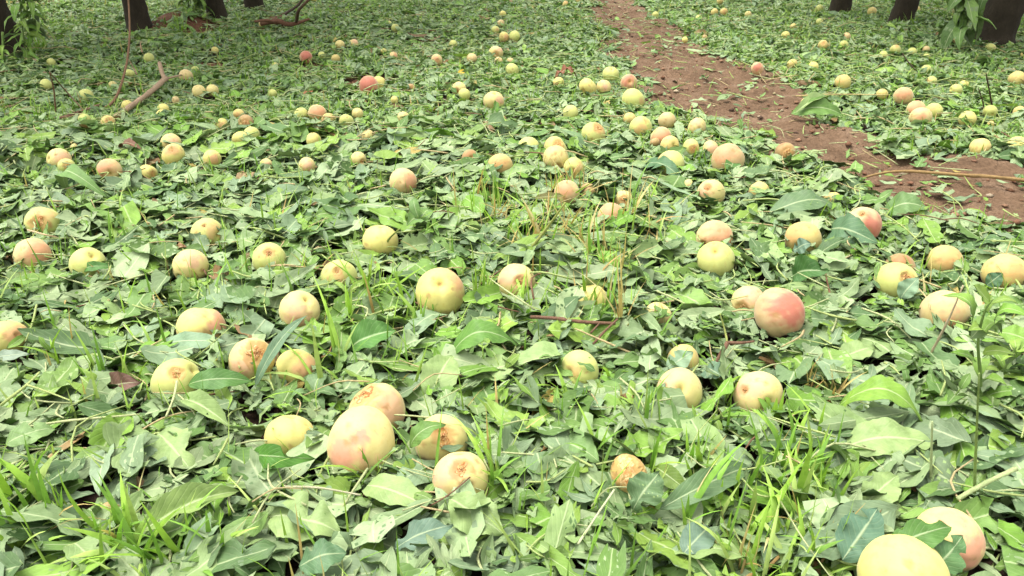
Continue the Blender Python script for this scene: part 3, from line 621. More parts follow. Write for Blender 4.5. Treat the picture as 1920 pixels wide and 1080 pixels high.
def settle(n, L0, W0, pad, batch=1500, tiltp=.10, tiltr=.15, ymax=8.3, lo=.45, cut=1.0, B_=None):
    B_ = BLK if B_ is None else B_
    """drop n leaves on the pile in batches: returns pos, yaw, pitch, roll, L, W, t0, t1"""
    out = []
    got = 0
    while got < n:
        b = batch; y = lo+(ymax-lo)*rng.random(b)**.75; half = .72*(y+.55)*(1+pad)+.5*np.clip(3.4-y, 0, 1); x = rng.uniform(-1, 1, b)*half
        ok = in_frame(x, y, pad); L = L0*rng.uniform(.72, 1.22, b); W = W0*rng.uniform(.72, 1.3, b)
        t0 = np.zeros(b); t1 = np.ones(b)
        cutm = rng.random(b) < .5*cut; t1 = np.where(cutm, rng.uniform(.4, .85, b), t1); m2 = rng.random(b) < .25*cut; t0 = np.where(m2, rng.uniform(.15, .4, b), t0)
        yaw = rng.uniform(0, 6.28, b); E = L*(t1-t0)*.5; c, s = np.cos(yaw), np.sin(yaw)
        ci = cell(x, y); ok &= rng.random(b) > bare[ci]; blk = B_[ci].copy(); hs = [H[ci]]
        for k, q in ((.5, 0), (1, 0), (-.5, 0), (-1, 0), (0, 1), (0, -1)):
            ii = cell(x+c*E*k*.9-s*W*.4*q, y+s*E*k*.9+c*W*.4*q); hs.append(H[ii])
            blk = np.maximum(blk, B_[ii])
        ok &= (blk < .5) | (rng.random(b) < .02)
        hs = np.stack(hs); pitch = np.arctan(np.clip(((hs[1]-hs[3])/(E*.9+1e-4)+(hs[2]-hs[4])/(1.8*E+1e-4))/2, -.55, .55))+rng.normal(0, tiltp, b)
        roll = np.arctan(np.clip((hs[5]-hs[6])/(W*.8), -.7, .7))+rng.normal(0, tiltr, b)
        z = np.maximum(hs.mean(0), hs[0]-.002)+.0018+np.abs(pitch)*E*.15
        cap = G0[ci]+.04; z = np.minimum(z, cap)
        idx = np.nonzero(ok)[0]
        for k in (-.8, -.4, 0, .4, .8):
            ii = cell(x[idx]+c[idx]*E[idx]*k, y[idx]+s[idx]*E[idx]*k)
            np.maximum.at(H, ii, np.minimum(z[idx]+np.sin(pitch[idx])*E[idx]*k+.002, G0[ii]+.055))
        out.append(np.stack([x, y, z, yaw, pitch, roll, L, W, t0, t1], -1)[idx]); got += len(idx)
    return np.concatenate(out)[:n]
def colours(n, dist, wp=(.46, .22, .18, .11, .03)):
    kind = rng.choice(5, n, p=wp); top = np.zeros((n, 3)); und = np.zeros((n, 3))
    for k, pal in enumerate((PALE, MID, DARK, BRIGHT, DRY)):
        m = kind == k; top[m] = pick(pal, m.sum()); und[m] = pick(DRY if k == 4 else (MID if rng.random() < .5 else DARK) if k == 0 else PALE, m.sum())
    return top, und
def build(rows, nu, nv, two, seed, wp):
    n = len(rows); pos = rows[:, :3]; yaw, pitch, roll, L, W, t0, t1 = rows[:, 3:].T
    r = np.random.default_rng(seed)
    loc, uv = leaf_grid(n, L, W, t0, t1, nu, nv, r.normal(.10, .22, n), r.normal(.04, .2, n), r.normal(0, .4, n), np.where(r.random(n) < .7, .5, .08), r.uniform(.25, .95, n), seed)
    top, und = colours(n, 0, wp)
    return leaves_mesh(loc, uv, frames(yaw, pitch, roll), pos, top, und if two else None)
def join_bits(bits):
    o = 0; V, F, K, U = [], [], [], []
    for v, f, k, u in bits: V.append(v); F.append(f+o); K.append(k); U.append(u); o += len(v)
    return np.concatenate(V), np.concatenate(F), np.concatenate(K), np.concatenate(U)
near = lambda x, y: y < 2.3
frag = settle(N_FRAG, .05, .018, .12, tiltp=.25, tiltr=.3, cut=.6)
full = settle(N_FULL, .10, .0285, .12, cut=1.3)
frag2 = settle(N_FRAG2, .035, .012, .1, tiltp=.35, tiltr=.4, cut=.6)
top_ = settle(N_TOP, .135, .046, .1, tiltp=.07, tiltr=.10, ymax=2.4, cut=1.35, B_=BLW)
# leaves the fruit pushed aside, leaning against its foot
sk = []
for x, y, z, R, wpx in FPOS:
    if wpx < 26: continue
    for _ in range(int(rng.integers(4, 7))):
        a = -math.pi/2+rng.normal(0, 1.0); big = rng.random() < .35
        L = rng.uniform(.055, .09) if big else rng.uniform(.03, .055); W = L*rng.uniform(.26, .4); yaw = a+math.pi/2+rng.normal(0, .7); rr = R*rng.uniform(.88, 1.12)+.004
        roll = rng.uniform(.05, .6)*math.copysign(1, math.sin(a+math.pi-yaw)); px2, py2 = x+rr*math.cos(a), y+rr*math.sin(a)
        sk.append((px2, py2, float(ground_z(px2, py2))+.012+rng.uniform(0, .22)*R, yaw, rng.normal(0, .14), roll, L, W, 0 if rng.random() < .6 else rng.uniform(.1, .4), 1 if rng.random() < .5 else rng.uniform(.6, .9)))
sk = np.array(sk); top_[:, 2] += .003
frag3 = settle(24000, .032, .011, .1, tiltp=.22, tiltr=.3, cut=.9)
WPN = (.47, .21, .17, .140, .01); WPF = (.45, .27, .14, .128, .012)
bits = []
for rows, sd_ in ((full, 1), (top_, 2), (sk, 3)):
    m = rows[:, 1] < 2.2
    bits.append(build(rows[m], 12, 7, True, sd_*10, WPN)); bits.append(build(rows[~m], 6, 3, False, sd_*10+1, WPF))
for rows, sd_ in ((frag, 5), (frag2, 6), (frag3, 7)):
    m = rows[:, 1] < 2.2
    bits.append(build(rows[m], 6, 5, True, sd_*10, WPN)); bits.append(build(rows[~m], 4, 3, False, sd_*10+1, WPF))
v, f, k, u = join_bits(bits)
# trodden scraps on the path
n = 5000; y = 1.7+5.6*rng.random(n); x = rng.uniform(.1, 4.4, n); pz, ps = path_z(x, y); q = ps+.06*vnoise(x, y, 12, 9, 3); kp = (q < .03) & (rng.random(n) < .3+.7*np.exp(q/.12)); x, y, pz = x[kp], y[kp], pz[kp]; n = len(x)
L = .012+.03*rng.random(n)**2; rows = np.stack([x, y, pz+.004, rng.uniform(0, 6.28, n), rng.normal(0, .15, n), rng.normal(0, .3, n), L, L*rng.uniform(.25, .5, n), np.zeros(n), rng.uniform(.6, 1, n)], -1)
v2, f2, k2, u2 = build(rows, 4, 3, False, 77, (.34, .16, .15, .05, .30))
v, f, k, u = join_bits([(v, f, k, u), (v2, f2, k2, u2)])
tag(link('fallen_leaves', mesh_np('fallen_leaves', v, f, k, u, smooth=True), M_leaf), kind='stuff')
def pile(x, y): return float(H[cell(np.array([x]), np.array([y]))][0])
# ------------------------------------------------------------------ leaves one can tell apart
def big_leaf(A, B, w, col, und, label, arch=.12, fold=.15, roll=0., twist=0., ragged=.1, t=(0, 1), wave=.6, name='fallen_leaf', cat='leaf', seed=0, stalk=.0):
    """A, B: (u, v, height above ground); a leaf from A (stalk end) to B"""
    P, Q = [at(u, v, h+float(ground_z(*at(u, v, h)[:2]))) for u, v, h in (A[:2]+(A[2]*.8,), B[:2]+(B[2]*.8,))]
    e = Q-P; L = np.linalg.norm(e); yaw = math.atan2(e[1], e[0]); pitch = math.asin(e[2]/L); mid = (P+Q)/2
    W = w*depth(mid)/FPX
    Lf = L/(t[1]-t[0])
    o1 = lambda x: np.array([x], float)
    loc, uv = leaf_grid(1, o1(Lf), o1(W), o1(t[0]), o1(t[1]), 22, 13, o1(fold), o1(arch), o1(twist), o1(ragged), o1(wave), 4000+seed)
    loc[..., 2] += arch*L*.5*(t[1]-t[0])**2
    co, F, k, U = leaves_mesh(loc, uv, frames(o1(yaw), o1(pitch), o1(roll)), o1(0)[:, None]*np.zeros((1, 3)), np.array([col]), np.array([und]))
    o = link(name, mesh_np(name, co, F, k, U, smooth=True), M_leaf); o.location = mid
    if stalk:
        ex = e/L; b = Bag(); b.add(tube([P-mid-ex*stalk*L+np.array((0, 0, .004)), P-mid-ex*stalk*L*.4+np.array((0, 0, .003)), P-mid+ex*.3*L+np.array((0, 0, .001))], [.0012, .0012, .0008], 6), (.42, .48, .2))
        link('leaf_stalk', b.mesh('leaf_stalk'), M_twig, o)
    tag(o, label, cat, 'distinct leaves on the carpet'); return o
pal, mid_, drk, brt = (.27, .375, .135), (.135, .25, .055), (.12, .20, .085), (.20, .35, .05)
yl = (.36, .42, .08); BL = big_leaf
BL((1572,760,.04),(1730,792,.03),62,brt,pal,'large arched yellow green leaf above the grass clump',.9,.1,.25,seed=1)
BL((1262,650,.035),(1132,662,.04),60,drk,pal,'broad dark teal leaf beside a pale lime peach',.35,.05,.45,seed=2)
BL((846,664,.03),(972,648,.045),54,(.13,.27,.05),pal,'arched green leaf below the unblemished yellow peach',1.0,.1,.5,seed=3)
BL((503,972,.045),(640,1004,.03),104,pal,mid_,'broad pale leaf with a bold midrib near the bottom edge',.4,.15,.2,seed=4,ragged=.1,stalk=.08)
BL((262,1000,.03),(448,920,.05),62,(.24,.34,.10),pal,'long rolled yellow green leaf near the bottom edge',.3,.8,.4,seed=5)
BL((100,362,.02),(149,318,.075),30,(.04,.09,.03),drk,'dark leaf standing on edge in front of a shredded peach',.2,.2,1.2,seed=6)
BL((126,357,.03),(204,374,.04),34,(.15,.27,.07),pal,'smooth curled green leaf below the dark upright leaf',.8,.2,.4,seed=7)
BL((322,338,.02),(330,306,.05),48,drk,pal,'round blue green leaf between two yellow peaches',.2,.05,.2,seed=8)
BL((474,852,.04),(592,860,.05),46,(.085,.22,.03),mid_,'glossy green leaf lying across the foot of a plain yellow peach',.6,.1,.9,seed=9)
BL((770,840,.05),(836,796,.085),40,mid_,pal,'green leaf draped over a wounded cream peach',.7,.1,.4,seed=10)
BL((842,936,.055),(942,1002,.03),92,pal,mid_,'pale leaf with a long midrib before the scarred upright peach',.15,.1,.25,seed=11,ragged=.1)
BL((688,908,.04),(800,946,.04),66,pal,mid_,'pale grey green leaf leading toward the scarred upright peach',.15,.15,.2,seed=12,t=(.1,.9))
BL((1236,956,.05),(1412,874,.05),52,drk,pal,'long dark blue green leaf beside the orange peach chunk',.3,.2,.5,seed=13)
BL((1186,956,.05),(1236,886,.08),70,drk,pal,'crumpled dark leaf lying on the orange peach chunk',.4,.1,.3,seed=14,wave=1.5)
BL((1230,876,.05),(1294,924,.045),40,(.14,.22,.04),pal,'olive green leaf with a pale edge next to the orange peach chunk',.3,.2,.7,seed=15)
BL((1400,1046,.04),(1222,1040,.03),84,pal,mid_,'long pale leaf with a white midrib in front of the grass clump',.2,.12,.3,seed=16)
BL((1555,432,.03),(1645,455,.06),66,(.10,.19,.09),pal,'smooth green leaf hiding the foot of the two coloured peach',.5,.05,.9,seed=17)
BL((1655,400,.03),(1742,392,.06),52,(.14,.24,.08),mid_,'broad green leaf roofing a yellow peach at the path edge',.6,.1,.6,seed=18)
BL((1440,402,.04),(1566,388,.05),54,drk,pal,'dark teal leaf beside the two coloured peach',.4,.05,.4,seed=19)
BL((1580,1050,.05),(1646,952,.08),84,(.10,.19,.115),pal,'rounded blue green leaf with a pin hole beside the largest peach',.2,.05,.3,seed=20)
BL((1660,1030,.075),(1784,988,.095),58,(.09,.2,.04),pal,'shiny dark leaf lying between the two largest peaches',.5,.1,.5,seed=21,ragged=.35)
BL((1740,1075,.06),(1806,1004,.09),70,(.10,.20,.07),pal,'jagged green leaf over the front of the pink cheeked peach',.2,.05,.6,seed=22,ragged=.5)
BL((1620,948,.03),(1682,892,.05),68,pal,mid_,'pale cupped leaf behind the pin holed one',.3,.2,.3,seed=23)
BL((1580,838,.04),(1752,832,.04),88,pal,mid_,'very broad pale leaf with a sweeping midrib behind the grass clump',.3,.05,.3,seed=24,ragged=.15)
BL((352,722,.05),(474,716,.05),44,(.09,.2,.045),mid_,'dark green leaf next to the lime peach with a hanging stem',.4,.15,.6,seed=25)
BL((340,748,.05),(440,806,.04),40,pal,mid_,'pale rolled leaf under the lime peach with a hanging stem',.3,.9,.3,seed=26)
BL((300,644,.04),(424,640,.05),38,(.22,.33,.19),drk,'flat grey green leaf in front of the red cheeked yellow peach',.1,.05,.6,seed=27)
BL((-20,676,.04),(56,664,.05),26,(.24,.31,.22),pal,'grey leaf at the picture edge below a yellow orange peach',.2,.1,.5,seed=28)
BL((656,655,.03),(744,622,.06),64,(.10,.23,.05),pal,'big folded green leaf between two tall grass stems',.4,.5,.5,seed=29)
BL((888,706,.03),(978,684,.04),62,pal,mid_,'round pale leaf below the arched green one',.2,.05,.3,seed=30)
BL((802,752,.03),(848,664,.05),70,pal,mid_,'upright pale leaf with a straight midrib below the big yellow peach',.2,.25,.3,seed=31)
BL((296,812,.04),(362,886,.03),82,pal,mid_,'wide pale leaf with veins beside a dark soil gap',.2,.15,.2,seed=32,ragged=.35)
BL((212,832,.04),(186,930,.03),44,(.25,.34,.2),drk,'narrow pale leaf beside a dark hollow',.2,.3,.3,seed=33)
BL((1482,214,.03),(1580,218,.04),40,mid_,pal,'large curled green leaf lying on the path',.5,.3,.7,seed=34)
BL((1490,214,.04),(1558,196,.07),22,pal,mid_,'rolled pale leaf on top of the curled one on the path',.5,.9,.3,seed=35)
BL((1570,680,.03),(1640,654,.04),50,pal,mid_,'pale heart shaped leaf right of the rosy red peach',.3,.2,.2,seed=36)
BL((1036,818,.04),(1124,866,.04),72,(.16,.27,.085),pal,'mid green broad leaf behind an upright grass blade',.2,.1,.3,seed=37)
BL((1208,310,.03),(1280,336,.03),40,(.08,.17,.07),pal,'dark serrated leaf under the smooth yellow lime peach',.4,.1,.5,seed=38,ragged=.15)
BL((1482,520,.02),(1556,508,.07),56,(.06,.15,.035),mid_,'dark green leaf pair bent upright behind the rosy peach',.4,.6,.9,seed=39)
BL((1488,470,.03),(1520,455,.06),36,(.12,.2,.13),pal,'teal leaf cutting into the front of an orange cream peach',.2,.1,.8,seed=40)
BL((1250,690,.04),(1300,660,.07),40,(.26,.38,.23),mid_,'flat pale leaf roofing a buried orange peach',.1,.05,.7,seed=41)
BL((1318,690,.04),(1356,706,.05),46,(.12,.21,.12),pal,'rounded teal leaf above the ring shaped peach',.2,.05,.4,seed=42)
BL((210,728,.02),(266,716,.06),52,(.16,.085,.06),(.2,.1,.06),'dead purple brown leaf standing among green ones',.3,.3,1.0,seed=43,cat='dead leaf')
BL((858,140,.03),(874,132,.045),12,(.62,.42,.03),(.5,.35,.05),'small bright yellow leaf in the far litter',.2,.1,.6,seed=44,cat='dead leaf')
BL((568,176,.03),(604,166,.04),10,(.42,.17,.07),(.4,.16,.06),'rust orange dead leaf near the deep red peach',.2,.2,.5,seed=45,cat='dead leaf')
BL((226,282,.02),(266,280,.04),20,(.2,.09,.05),(.2,.09,.05),'dark brown dead leaf beyond a yellow peach',.5,.4,.3,seed=46,cat='dead leaf')
BL((326,476,.02),(350,462,.05),22,(.28,.15,.07),(.25,.13,.06),'brown dead leaf behind the pink spotted peach',.4,.3,.5,seed=47,cat='dead leaf')
BL((1002,372,.06),(1060,368,.07),16,(.16,.15,.04),(.2,.15,.05),'narrow brown green leaf held up by dry stalks',.1,.4,.5,seed=48)
BL((1040,147,.03),(1082,142,.04),20,(.25,.10,.05),(.25,.10,.05),'reddish dead leaf clump above a yellow peach',.7,.4,.3,seed=49,cat='dead leaf',wave=2)
BL((1130,565,.02),(1098,520,.09),28,(.12,.26,.05),pal,'upright green leaf in front of a split looking yellow peach',.2,.3,1.1,seed=50)
BL((920,220,.02),(928,188,.05),15,(.13,.27,.04),mid_,'pointed green leaf growing before a far cream peach',.2,.3,.9,seed=51)
BL((1365,330,.02),(1372,300,.045),30,(.09,.2,.05),pal,'dark leaf resting against the salmon and yellow peach',.3,.1,.4,seed=52)
BL((40,505,.02),(52,468,.055),34,(.18,.28,.14),pal,'green leaf covering the corner of a salmon orange peach',.2,.1,.3,seed=53)
BL((150,508,.03),(216,500,.045),20,(.08,.2,.04),pal,'dark green leaf at the foot of a smooth pale peach',.4,.2,.8,seed=54)
BL((1688,560,.03),(1722,520,.08),36,(.2,.31,.18),drk,'drooping grey green leaf beside the lime peach with torn shoulder',.2,.3,.5,seed=55)
BL((1872,625,.07),(1934,648,.06),46,(.19,.34,.05),mid_,'bright green leaf at the picture edge beside the leafy weed',.5,.1,.5,seed=56)
BL((1850,535,.03),(1880,512,.06),30,(.08,.16,.075),pal,'dark leaf in front of an orange cream peach at the edge',.1,.1,.8,seed=57)
BL((10,835,.06),(106,806,.05),50,(.2,.31,.11),pal,'large yellowish pale leaf near the picture edge',.4,.1,.4,seed=58)
BL((1280,1040,.05),(1330,990,.04),60,(.15,.23,.16),pal,'blue grey leaf below the long dark one',.3,.1,.3,seed=59)
BL((560,1062,.04),(650,1036,.05),70,(.10,.19,.085),pal,'dark green leaf at the bottom edge beside an upright blade',.3,.05,.3,seed=60)
BL((740,1030,.04),(850,985,.05),60,(.13,.21,.14),pal,'blue green torn leaf near the bottom edge',.3,.1,.3,seed=61,ragged=.35)

# ------------------------------------------------------------------ grass
def blades(P, hgt, wid, yaw, lean, bend, col, ns=7):
    """(N) curved tapering blades"""
    N = len(P); t = np.linspace(0, 1, ns)[None, :]
    a = lean[:, None]+bend[:, None]*t; ds = hgt[:, None]/(ns-1)
    fx = np.cumsum(np.sin(a)*ds, 1)-np.sin(a[:, :1])*ds; fz = np.cumsum(np.cos(a)*ds, 1)-np.cos(a[:, :1])*ds
    cx, sx = np.cos(yaw)[:, None], np.sin(yaw)[:, None]
    c0 = np.stack([P[:, 0:1]+fx*cx, P[:, 1:2]+fx*sx, P[:, 2:3]+fz], -1)
    w = wid[:, None]*.5*np.clip((1-t**2.2), .03, 1)*(.75+.5*t*(1-t)*2)
    s = np.stack([-sx*np.ones_like(t), cx*np.ones_like(t), 0*fx], -1)
    tw = rng.uniform(-.7, .7, N)[:, None, None]; nrm = np.stack([-np.cos(a)*cx, -np.cos(a)*sx, np.sin(a)], -1)
    s = s*np.cos(tw)+nrm*np.sin(tw)
    nr = nrm*np.cos(tw)
    co = np.stack([c0-s*w[..., None], c0+nr*w[..., None]*.35, c0+s*w[..., None]], 2)
    F = (grid_faces(ns, 3)[None]+(np.arange(N)*ns*3)[:, None, None]).reshape(-1, 4)
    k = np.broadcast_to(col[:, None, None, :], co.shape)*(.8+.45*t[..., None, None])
    return co.reshape(-1, 3), F, k.reshape(-1, 3)
GR = np.array([(.24, .40, .05), (.29, .46, .07), (.19, .36, .05), (.36, .48, .13), (.17, .32, .05)])
STRAW = np.array([(.50, .40, .15), (.44, .33, .12), (.55, .47, .22), (.42, .28, .10)])
def tuft_arrays(u, v, ru, rv, n, hpx, wpx, straw=.06, lean=.45, pal_=GR):
    a = rng.uniform(0, 6.28, n); q = np.sqrt(rng.random(n)); U = u+ru*q*np.cos(a); V = v+rv*q*np.sin(a)
    P = np.array([at(x, y, .0) for x, y in zip(U, V)]); sc = np.array([depth(p) for p in P])/FPX
    P[:, 2] = ground_z(P[:, 0], P[:, 1])+.004
    col = pal_[rng.integers(0, len(pal_), n)]*rng.uniform(.8, 1.2, (n, 1)); m = rng.random(n) < straw
    col[m] = STRAW[rng.integers(0, len(STRAW), m.sum())]
    return P, hpx*sc*rng.uniform(.5, 1.15, n), wpx*sc*rng.uniform(.6, 1.25, n)*np.where(m & (wpx > 6), .5, 1), rng.uniform(0, 6.28, n), np.abs(rng.normal(0, lean, n)), rng.normal(.5, .7, n), col
def tuft(name, label, cat, specs, group='grass tufts in the litter'):
    parts = [blades(*tuft_arrays(*s[:7], **(s[7] if len(s) > 7 else {}))) for s in specs]
    o = 0; V, F, K = [], [], []
    for v, f, k in parts: V.append(v); F.append(f+o); K.append(k); o += len(v)
    p0 = at(specs[0][0], specs[0][1]); V = np.concatenate(V)-p0
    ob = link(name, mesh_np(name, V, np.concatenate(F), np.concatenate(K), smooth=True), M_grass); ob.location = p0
    return tag(ob, label, cat, group)
SD = dict(straw=.9, lean=.7)
tuft('grass_tuft', 'dense bright green grass clump with yellowed blades near the bottom edge', 'grass tuft', [(1475,960,95,70,52,170,14,dict(straw=.08,lean=.32)), (1440,1060,110,50,40,170,14,dict(straw=.14,lean=.4)), (1330,960,60,60,14,160,14,dict(lean=.25)), (1505,860,60,50,40,120,12,dict(lean=.3)), (1560,1020,40,50,22,130,12,dict(straw=.35))])
tuft('grass_tuft', 'tall sparse grass at the corner above the bottom edge, one wide blade', 'grass tuft', [(55,1010,70,60,22,200,16,dict(lean=.25)), (70,960,10,8,2,150,24,dict(lean=.08)), (20,1070,50,30,14,140,12)])
tuft('grass_tuft', 'bent grass blades over the rotting peach remnant', 'grass tuft', [(240,1040,45,35,16,170,15,dict(lean=.4)), (290,1070,60,30,16,170,17,dict(lean=.5)), (385,1060,45,25,12,150,13,dict(lean=.5)), (110,1010,30,30,8,120,10)])
tuft('grass_tuft', 'single file of thin grass blades behind a dead purple leaf', 'grass tuft', [(195,720,14,16,6,130,8,dict(lean=.12)), (235,730,10,10,3,90,8,dict(lean=.15)), (120,690,20,12,6,90,8)])
tuft('grass_tuft', 'two tall forked grass stems between peaches', 'grass tuft', [(600,740,8,8,3,230,11,dict(lean=.15)), (640,690,14,10,8,180,9,dict(lean=.2)), (655,610,16,10,9,110,9,dict(lean=.35))])
BL((478,726,.03),(578,590,.12),24,(.14,.23,.125),(.2,.3,.17),'long blue green grass blade arching over peaches',.35,.25,.3,seed=70,ragged=0.,name='grass_leaf',cat='grass blade')
tuft('grass_tuft', 'short upright green blades before the mid green broad leaf', 'grass tuft', [(1112,868,10,10,5,120,14,dict(lean=.1))])
tuft('grass_tuft', 'loose grass blades left of the ring like peach', 'grass tuft', [(1195,800,22,20,16,150,11,dict(lean=.25))])
tuft('grass_tuft', 'short grass sprout below the pale lime peach', 'grass tuft', [(1085,760,20,14,7,100,9)])
tuft('grass_tuft', 'tall stiff blades between the grass clump and orange peach chunk', 'grass tuft', [(1215,890,12,12,5,150,13,dict(lean=.1))])
tuft('grass_tuft', 'tallest stiff grass blades crossing the long dark blue green leaf', 'grass tuft', [(1280,1000,14,14,4,210,15,dict(lean=.15))])
tuft('grass_tuft', 'small grass sprout behind the long dark blue green leaf', 'grass tuft', [(1300,880,16,14,9,120,12,dict(lean=.2))])
tuft('grass_tuft', 'thick green blades beside the scuffed tan peach', 'grass tuft', [(1450,800,10,8,6,120,15,dict(lean=.12))])
tuft('grass_tuft', 'small grass sprout between the ring like peach and the tan one', 'grass tuft', [(1345,760,12,9,7,90,9)])
tuft('grass_tuft', 'curled grass and thin tendrils beside the wounded cream peach', 'grass tuft', [(925,900,18,26,16,150,10,dict(lean=.6))])
tuft('grass_tuft', 'short bent grass sprout at the foot of the blushed peach', 'grass tuft', [(700,905,20,14,10,110,8,dict(lean=.6))])
tuft('grass_tuft', 'yellowing tall grass growing through the middle of the litter', 'grass tuft', [(1040,430,60,30,44,105,4,dict(straw=.4,lean=.5)), (1060,370,40,16,24,95,4,dict(straw=.45,lean=.4)), (980,470,60,14,30,110,6,dict(straw=.45)), (1130,470,50,24,26,120,6,dict(straw=.4)), (900,420,46,20,26,110,5,dict(straw=.2))])
tuft('grass_tuft', 'loose patch of thin weeds and dry stems behind the dry stalk bundle', 'grass tuft', [(1190,430,60,50,34,110,5,dict(straw=.3,lean=.35)), (1130,530,50,30,22,110,5,dict(straw=.3)), (1240,480,30,30,12,100,5,dict(straw=.3))])
tuft('grass_tuft', 'loose thin weeds before the small brown orange peach with a dark eye', 'grass tuft', [(900,400,50,40,26,100,5,dict(straw=.25)), (960,440,50,30,20,100,5,dict(straw=.35))])
tuft('grass_tuft', 'green weed stems right of the unblemished yellow peach', 'grass tuft', [(920,560,40,26,26,110,7,dict(straw=.1)), (985,585,30,16,16,120,7), (1100,590,46,22,26,130,7,dict(straw=.35,lean=.3)), (780,590,30,20,16,100,7), (690,560,30,14,20,120,8,dict(lean=.35))])
tuft('grass_tuft', 'shaded grass growing around the foot of the leafy corner trunk', 'grass tuft', [(60,108,32,10,70,46,4,dict(pal_=GR*.85))])  # shade under the trunk put into the blade colours: darkened grass palette
tuft('grass_tuft', 'dim grass between the two dark trunks beside the reddish soil', 'grass tuft', [(330,70,30,6,36,28,3,dict(pal_=GR*.8))])  # dimness between the trunks painted in by a darker copy of the palette
tuft('grass_tuft', 'shaded grass at the foot of the slanting trunk', 'grass tuft', [(1700,52,24,6,36,30,3,dict(pal_=GR*.7))])  # blade colours darkened most here to stand in for the trunk's shade
tuft('straw_tuft', 'dry straw stubble splayed over dark soil below the rosy red peach', 'straw tuft', [(1530,735,34,14,34,75,5,SD), (1550,755,24,10,14,80,6,SD)], 'straw tufts')
tuft('straw_tuft', 'pale upright straw bunch among yellowing tall grass', 'straw tuft', [(1036,330,16,8,12,60,3,dict(straw=1,lean=.2)), (1072,345,14,8,9,65,3,dict(straw=1,lean=.2))], 'straw tufts')
tuft('straw_tuft', 'thin standing dry stalk bundle with reddish base', 'straw tuft', [(1163,635,5,4,9,170,5,dict(straw=1,lean=.05))], 'straw tufts')
tuft('straw_tuft', 'sparse dry stems behind the two leaved seedling', 'straw tuft', [(1150,500,30,16,10,110,4,dict(straw=1))], 'straw tufts')
tuft('straw_tuft', 'tangle of pale straw behind the star bruised lime peach', 'straw tuft', [(590,525,22,10,16,60,5,SD)], 'straw tufts')
tuft('straw_tuft', 'small heap of brown straw beside a cream orange peach', 'straw tuft', [(215,545,34,10,18,50,4,SD)], 'straw tufts')
tuft('straw_tuft', 'yellow orange withered stalks in front of the grass clump', 'straw tuft', [(1400,1070,40,16,14,120,12,dict(straw=1,lean=.35))], 'straw tufts')
n = N_GRASS; y = .5+7.0*rng.random(n)**.8; x = rng.uniform(-1, 1, n)*.72*(y+.55)*1.1
ii = cell(x, y); keep = (rng.random(n) > bare[ii]*1.02) & in_frame(x, y, .1) & (BLK[ii] < .5) & (vnoise(x, y, 44, 3.0, 3) > -.25)
x, y = x[keep], y[keep]; n = len(x)
P = np.stack([x, y, ground_z(x, y)+.005], -1); col = GR[rng.integers(0, 5, n)]*rng.uniform(.7, 1.15, (n, 1)); m = rng.random(n) < .07; col[m] = STRAW[rng.integers(0, 4, m.sum())]
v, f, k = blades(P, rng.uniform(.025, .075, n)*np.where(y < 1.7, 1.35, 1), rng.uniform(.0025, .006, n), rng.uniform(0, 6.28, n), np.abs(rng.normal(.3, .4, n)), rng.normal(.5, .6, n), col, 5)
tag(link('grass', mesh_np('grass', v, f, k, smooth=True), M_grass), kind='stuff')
# pale broken leaf stalks lying in the litter
B = Bag(); n = N_STEM; y = .5+6.5*rng.random(n)**.75; x = rng.uniform(-1, 1, n)*.72*(y+.55)*1.1
ii = cell(x, y); keep = (rng.random(n) > bare[ii]*.75) & in_frame(x, y, .1) & (BLK[ii] < .5); x, y = x[keep], y[keep]; zz = H[cell(x, y)]
for X_, Y_, Z_ in zip(x, y, zz):
    L = rng.uniform(.03, .12); a = rng.uniform(0, 6.28); d = np.array((math.cos(a), math.sin(a), rng.normal(.05, .14)))*L/2; s = np.array((-d[1], d[0], abs(rng.normal(0, .3))*L))*rng.normal(0, .25)
    p = np.array((X_, Y_, Z_+.004)); c = ((.40, .48, .17), (.46, .50, .24), (.5, .4, .2), (.22, .12, .07))[rng.choice(4, p=(.47, .33, .17, .03))]
    r_ = rng.uniform(.0009, .002); B.add(tube([p-d, p+s, p+d], [r_, r_, r_*.6], 4, sub=3), c)
tag(link('stalk_litter', B.mesh('stalk_litter'), M_twig), kind='stuff')
# crumbs, clods and stones on the bare soil
n = 9000; y = 1.6+5.8*rng.random(n); x = rng.uniform(.1, 4.6, n); pz, ps = path_z(x, y); keep = ps < .04; x, y, pz = x[keep], y[keep], pz[keep]; n = len(x)
ic = np.array([(0, 0, 1), (.9, 0, .3), (.28, .85, .3), (-.73, .53, .3), (-.73, -.53, .3), (.28, -.85, .3), (.2, .1, -.6)])
icf = np.array([(0, 1, 2, 2), (0, 2, 3, 3), (0, 3, 4, 4), (0, 4, 5, 5), (0, 5, 1, 1), (6, 2, 1, 1), (6, 3, 2, 2), (6, 4, 3, 3), (6, 5, 4, 4), (6, 1, 5, 5)])[:, :3]
sz = .0025+.011*rng.random(n)**4
co = ic[None]*sz[:, None, None]*rng.uniform(.6, 1.3, (n, 7, 3))*np.array((1.2, 1, .7)); a = rng.uniform(0, 6.28, n)[:, None]
co = np.stack([co[..., 0]*np.cos(a)-co[..., 1]*np.sin(a)+x[:, None], co[..., 0]*np.sin(a)+co[..., 1]*np.cos(a)+y[:, None], co[..., 2]+(pz+sz*.2)[:, None]], -1)
CL = np.array([(.24, .12, .07), (.18, .09, .05), (.30, .17, .10), (.45, .36, .24), (.40, .33, .18), (.10, .06, .04)])
k = np.repeat(CL[rng.choice(6, n, p=(.3, .24, .2, .1, .08, .08))]*rng.uniform(.8, 1.2, (n, 1)), 7, 0)
tag(link('soil_crumbs', mesh_np('soil_crumbs', co, (icf[None]+(np.arange(n)*7)[:, None, None]).reshape(-1, 3), k), M_twig), kind='stuff')

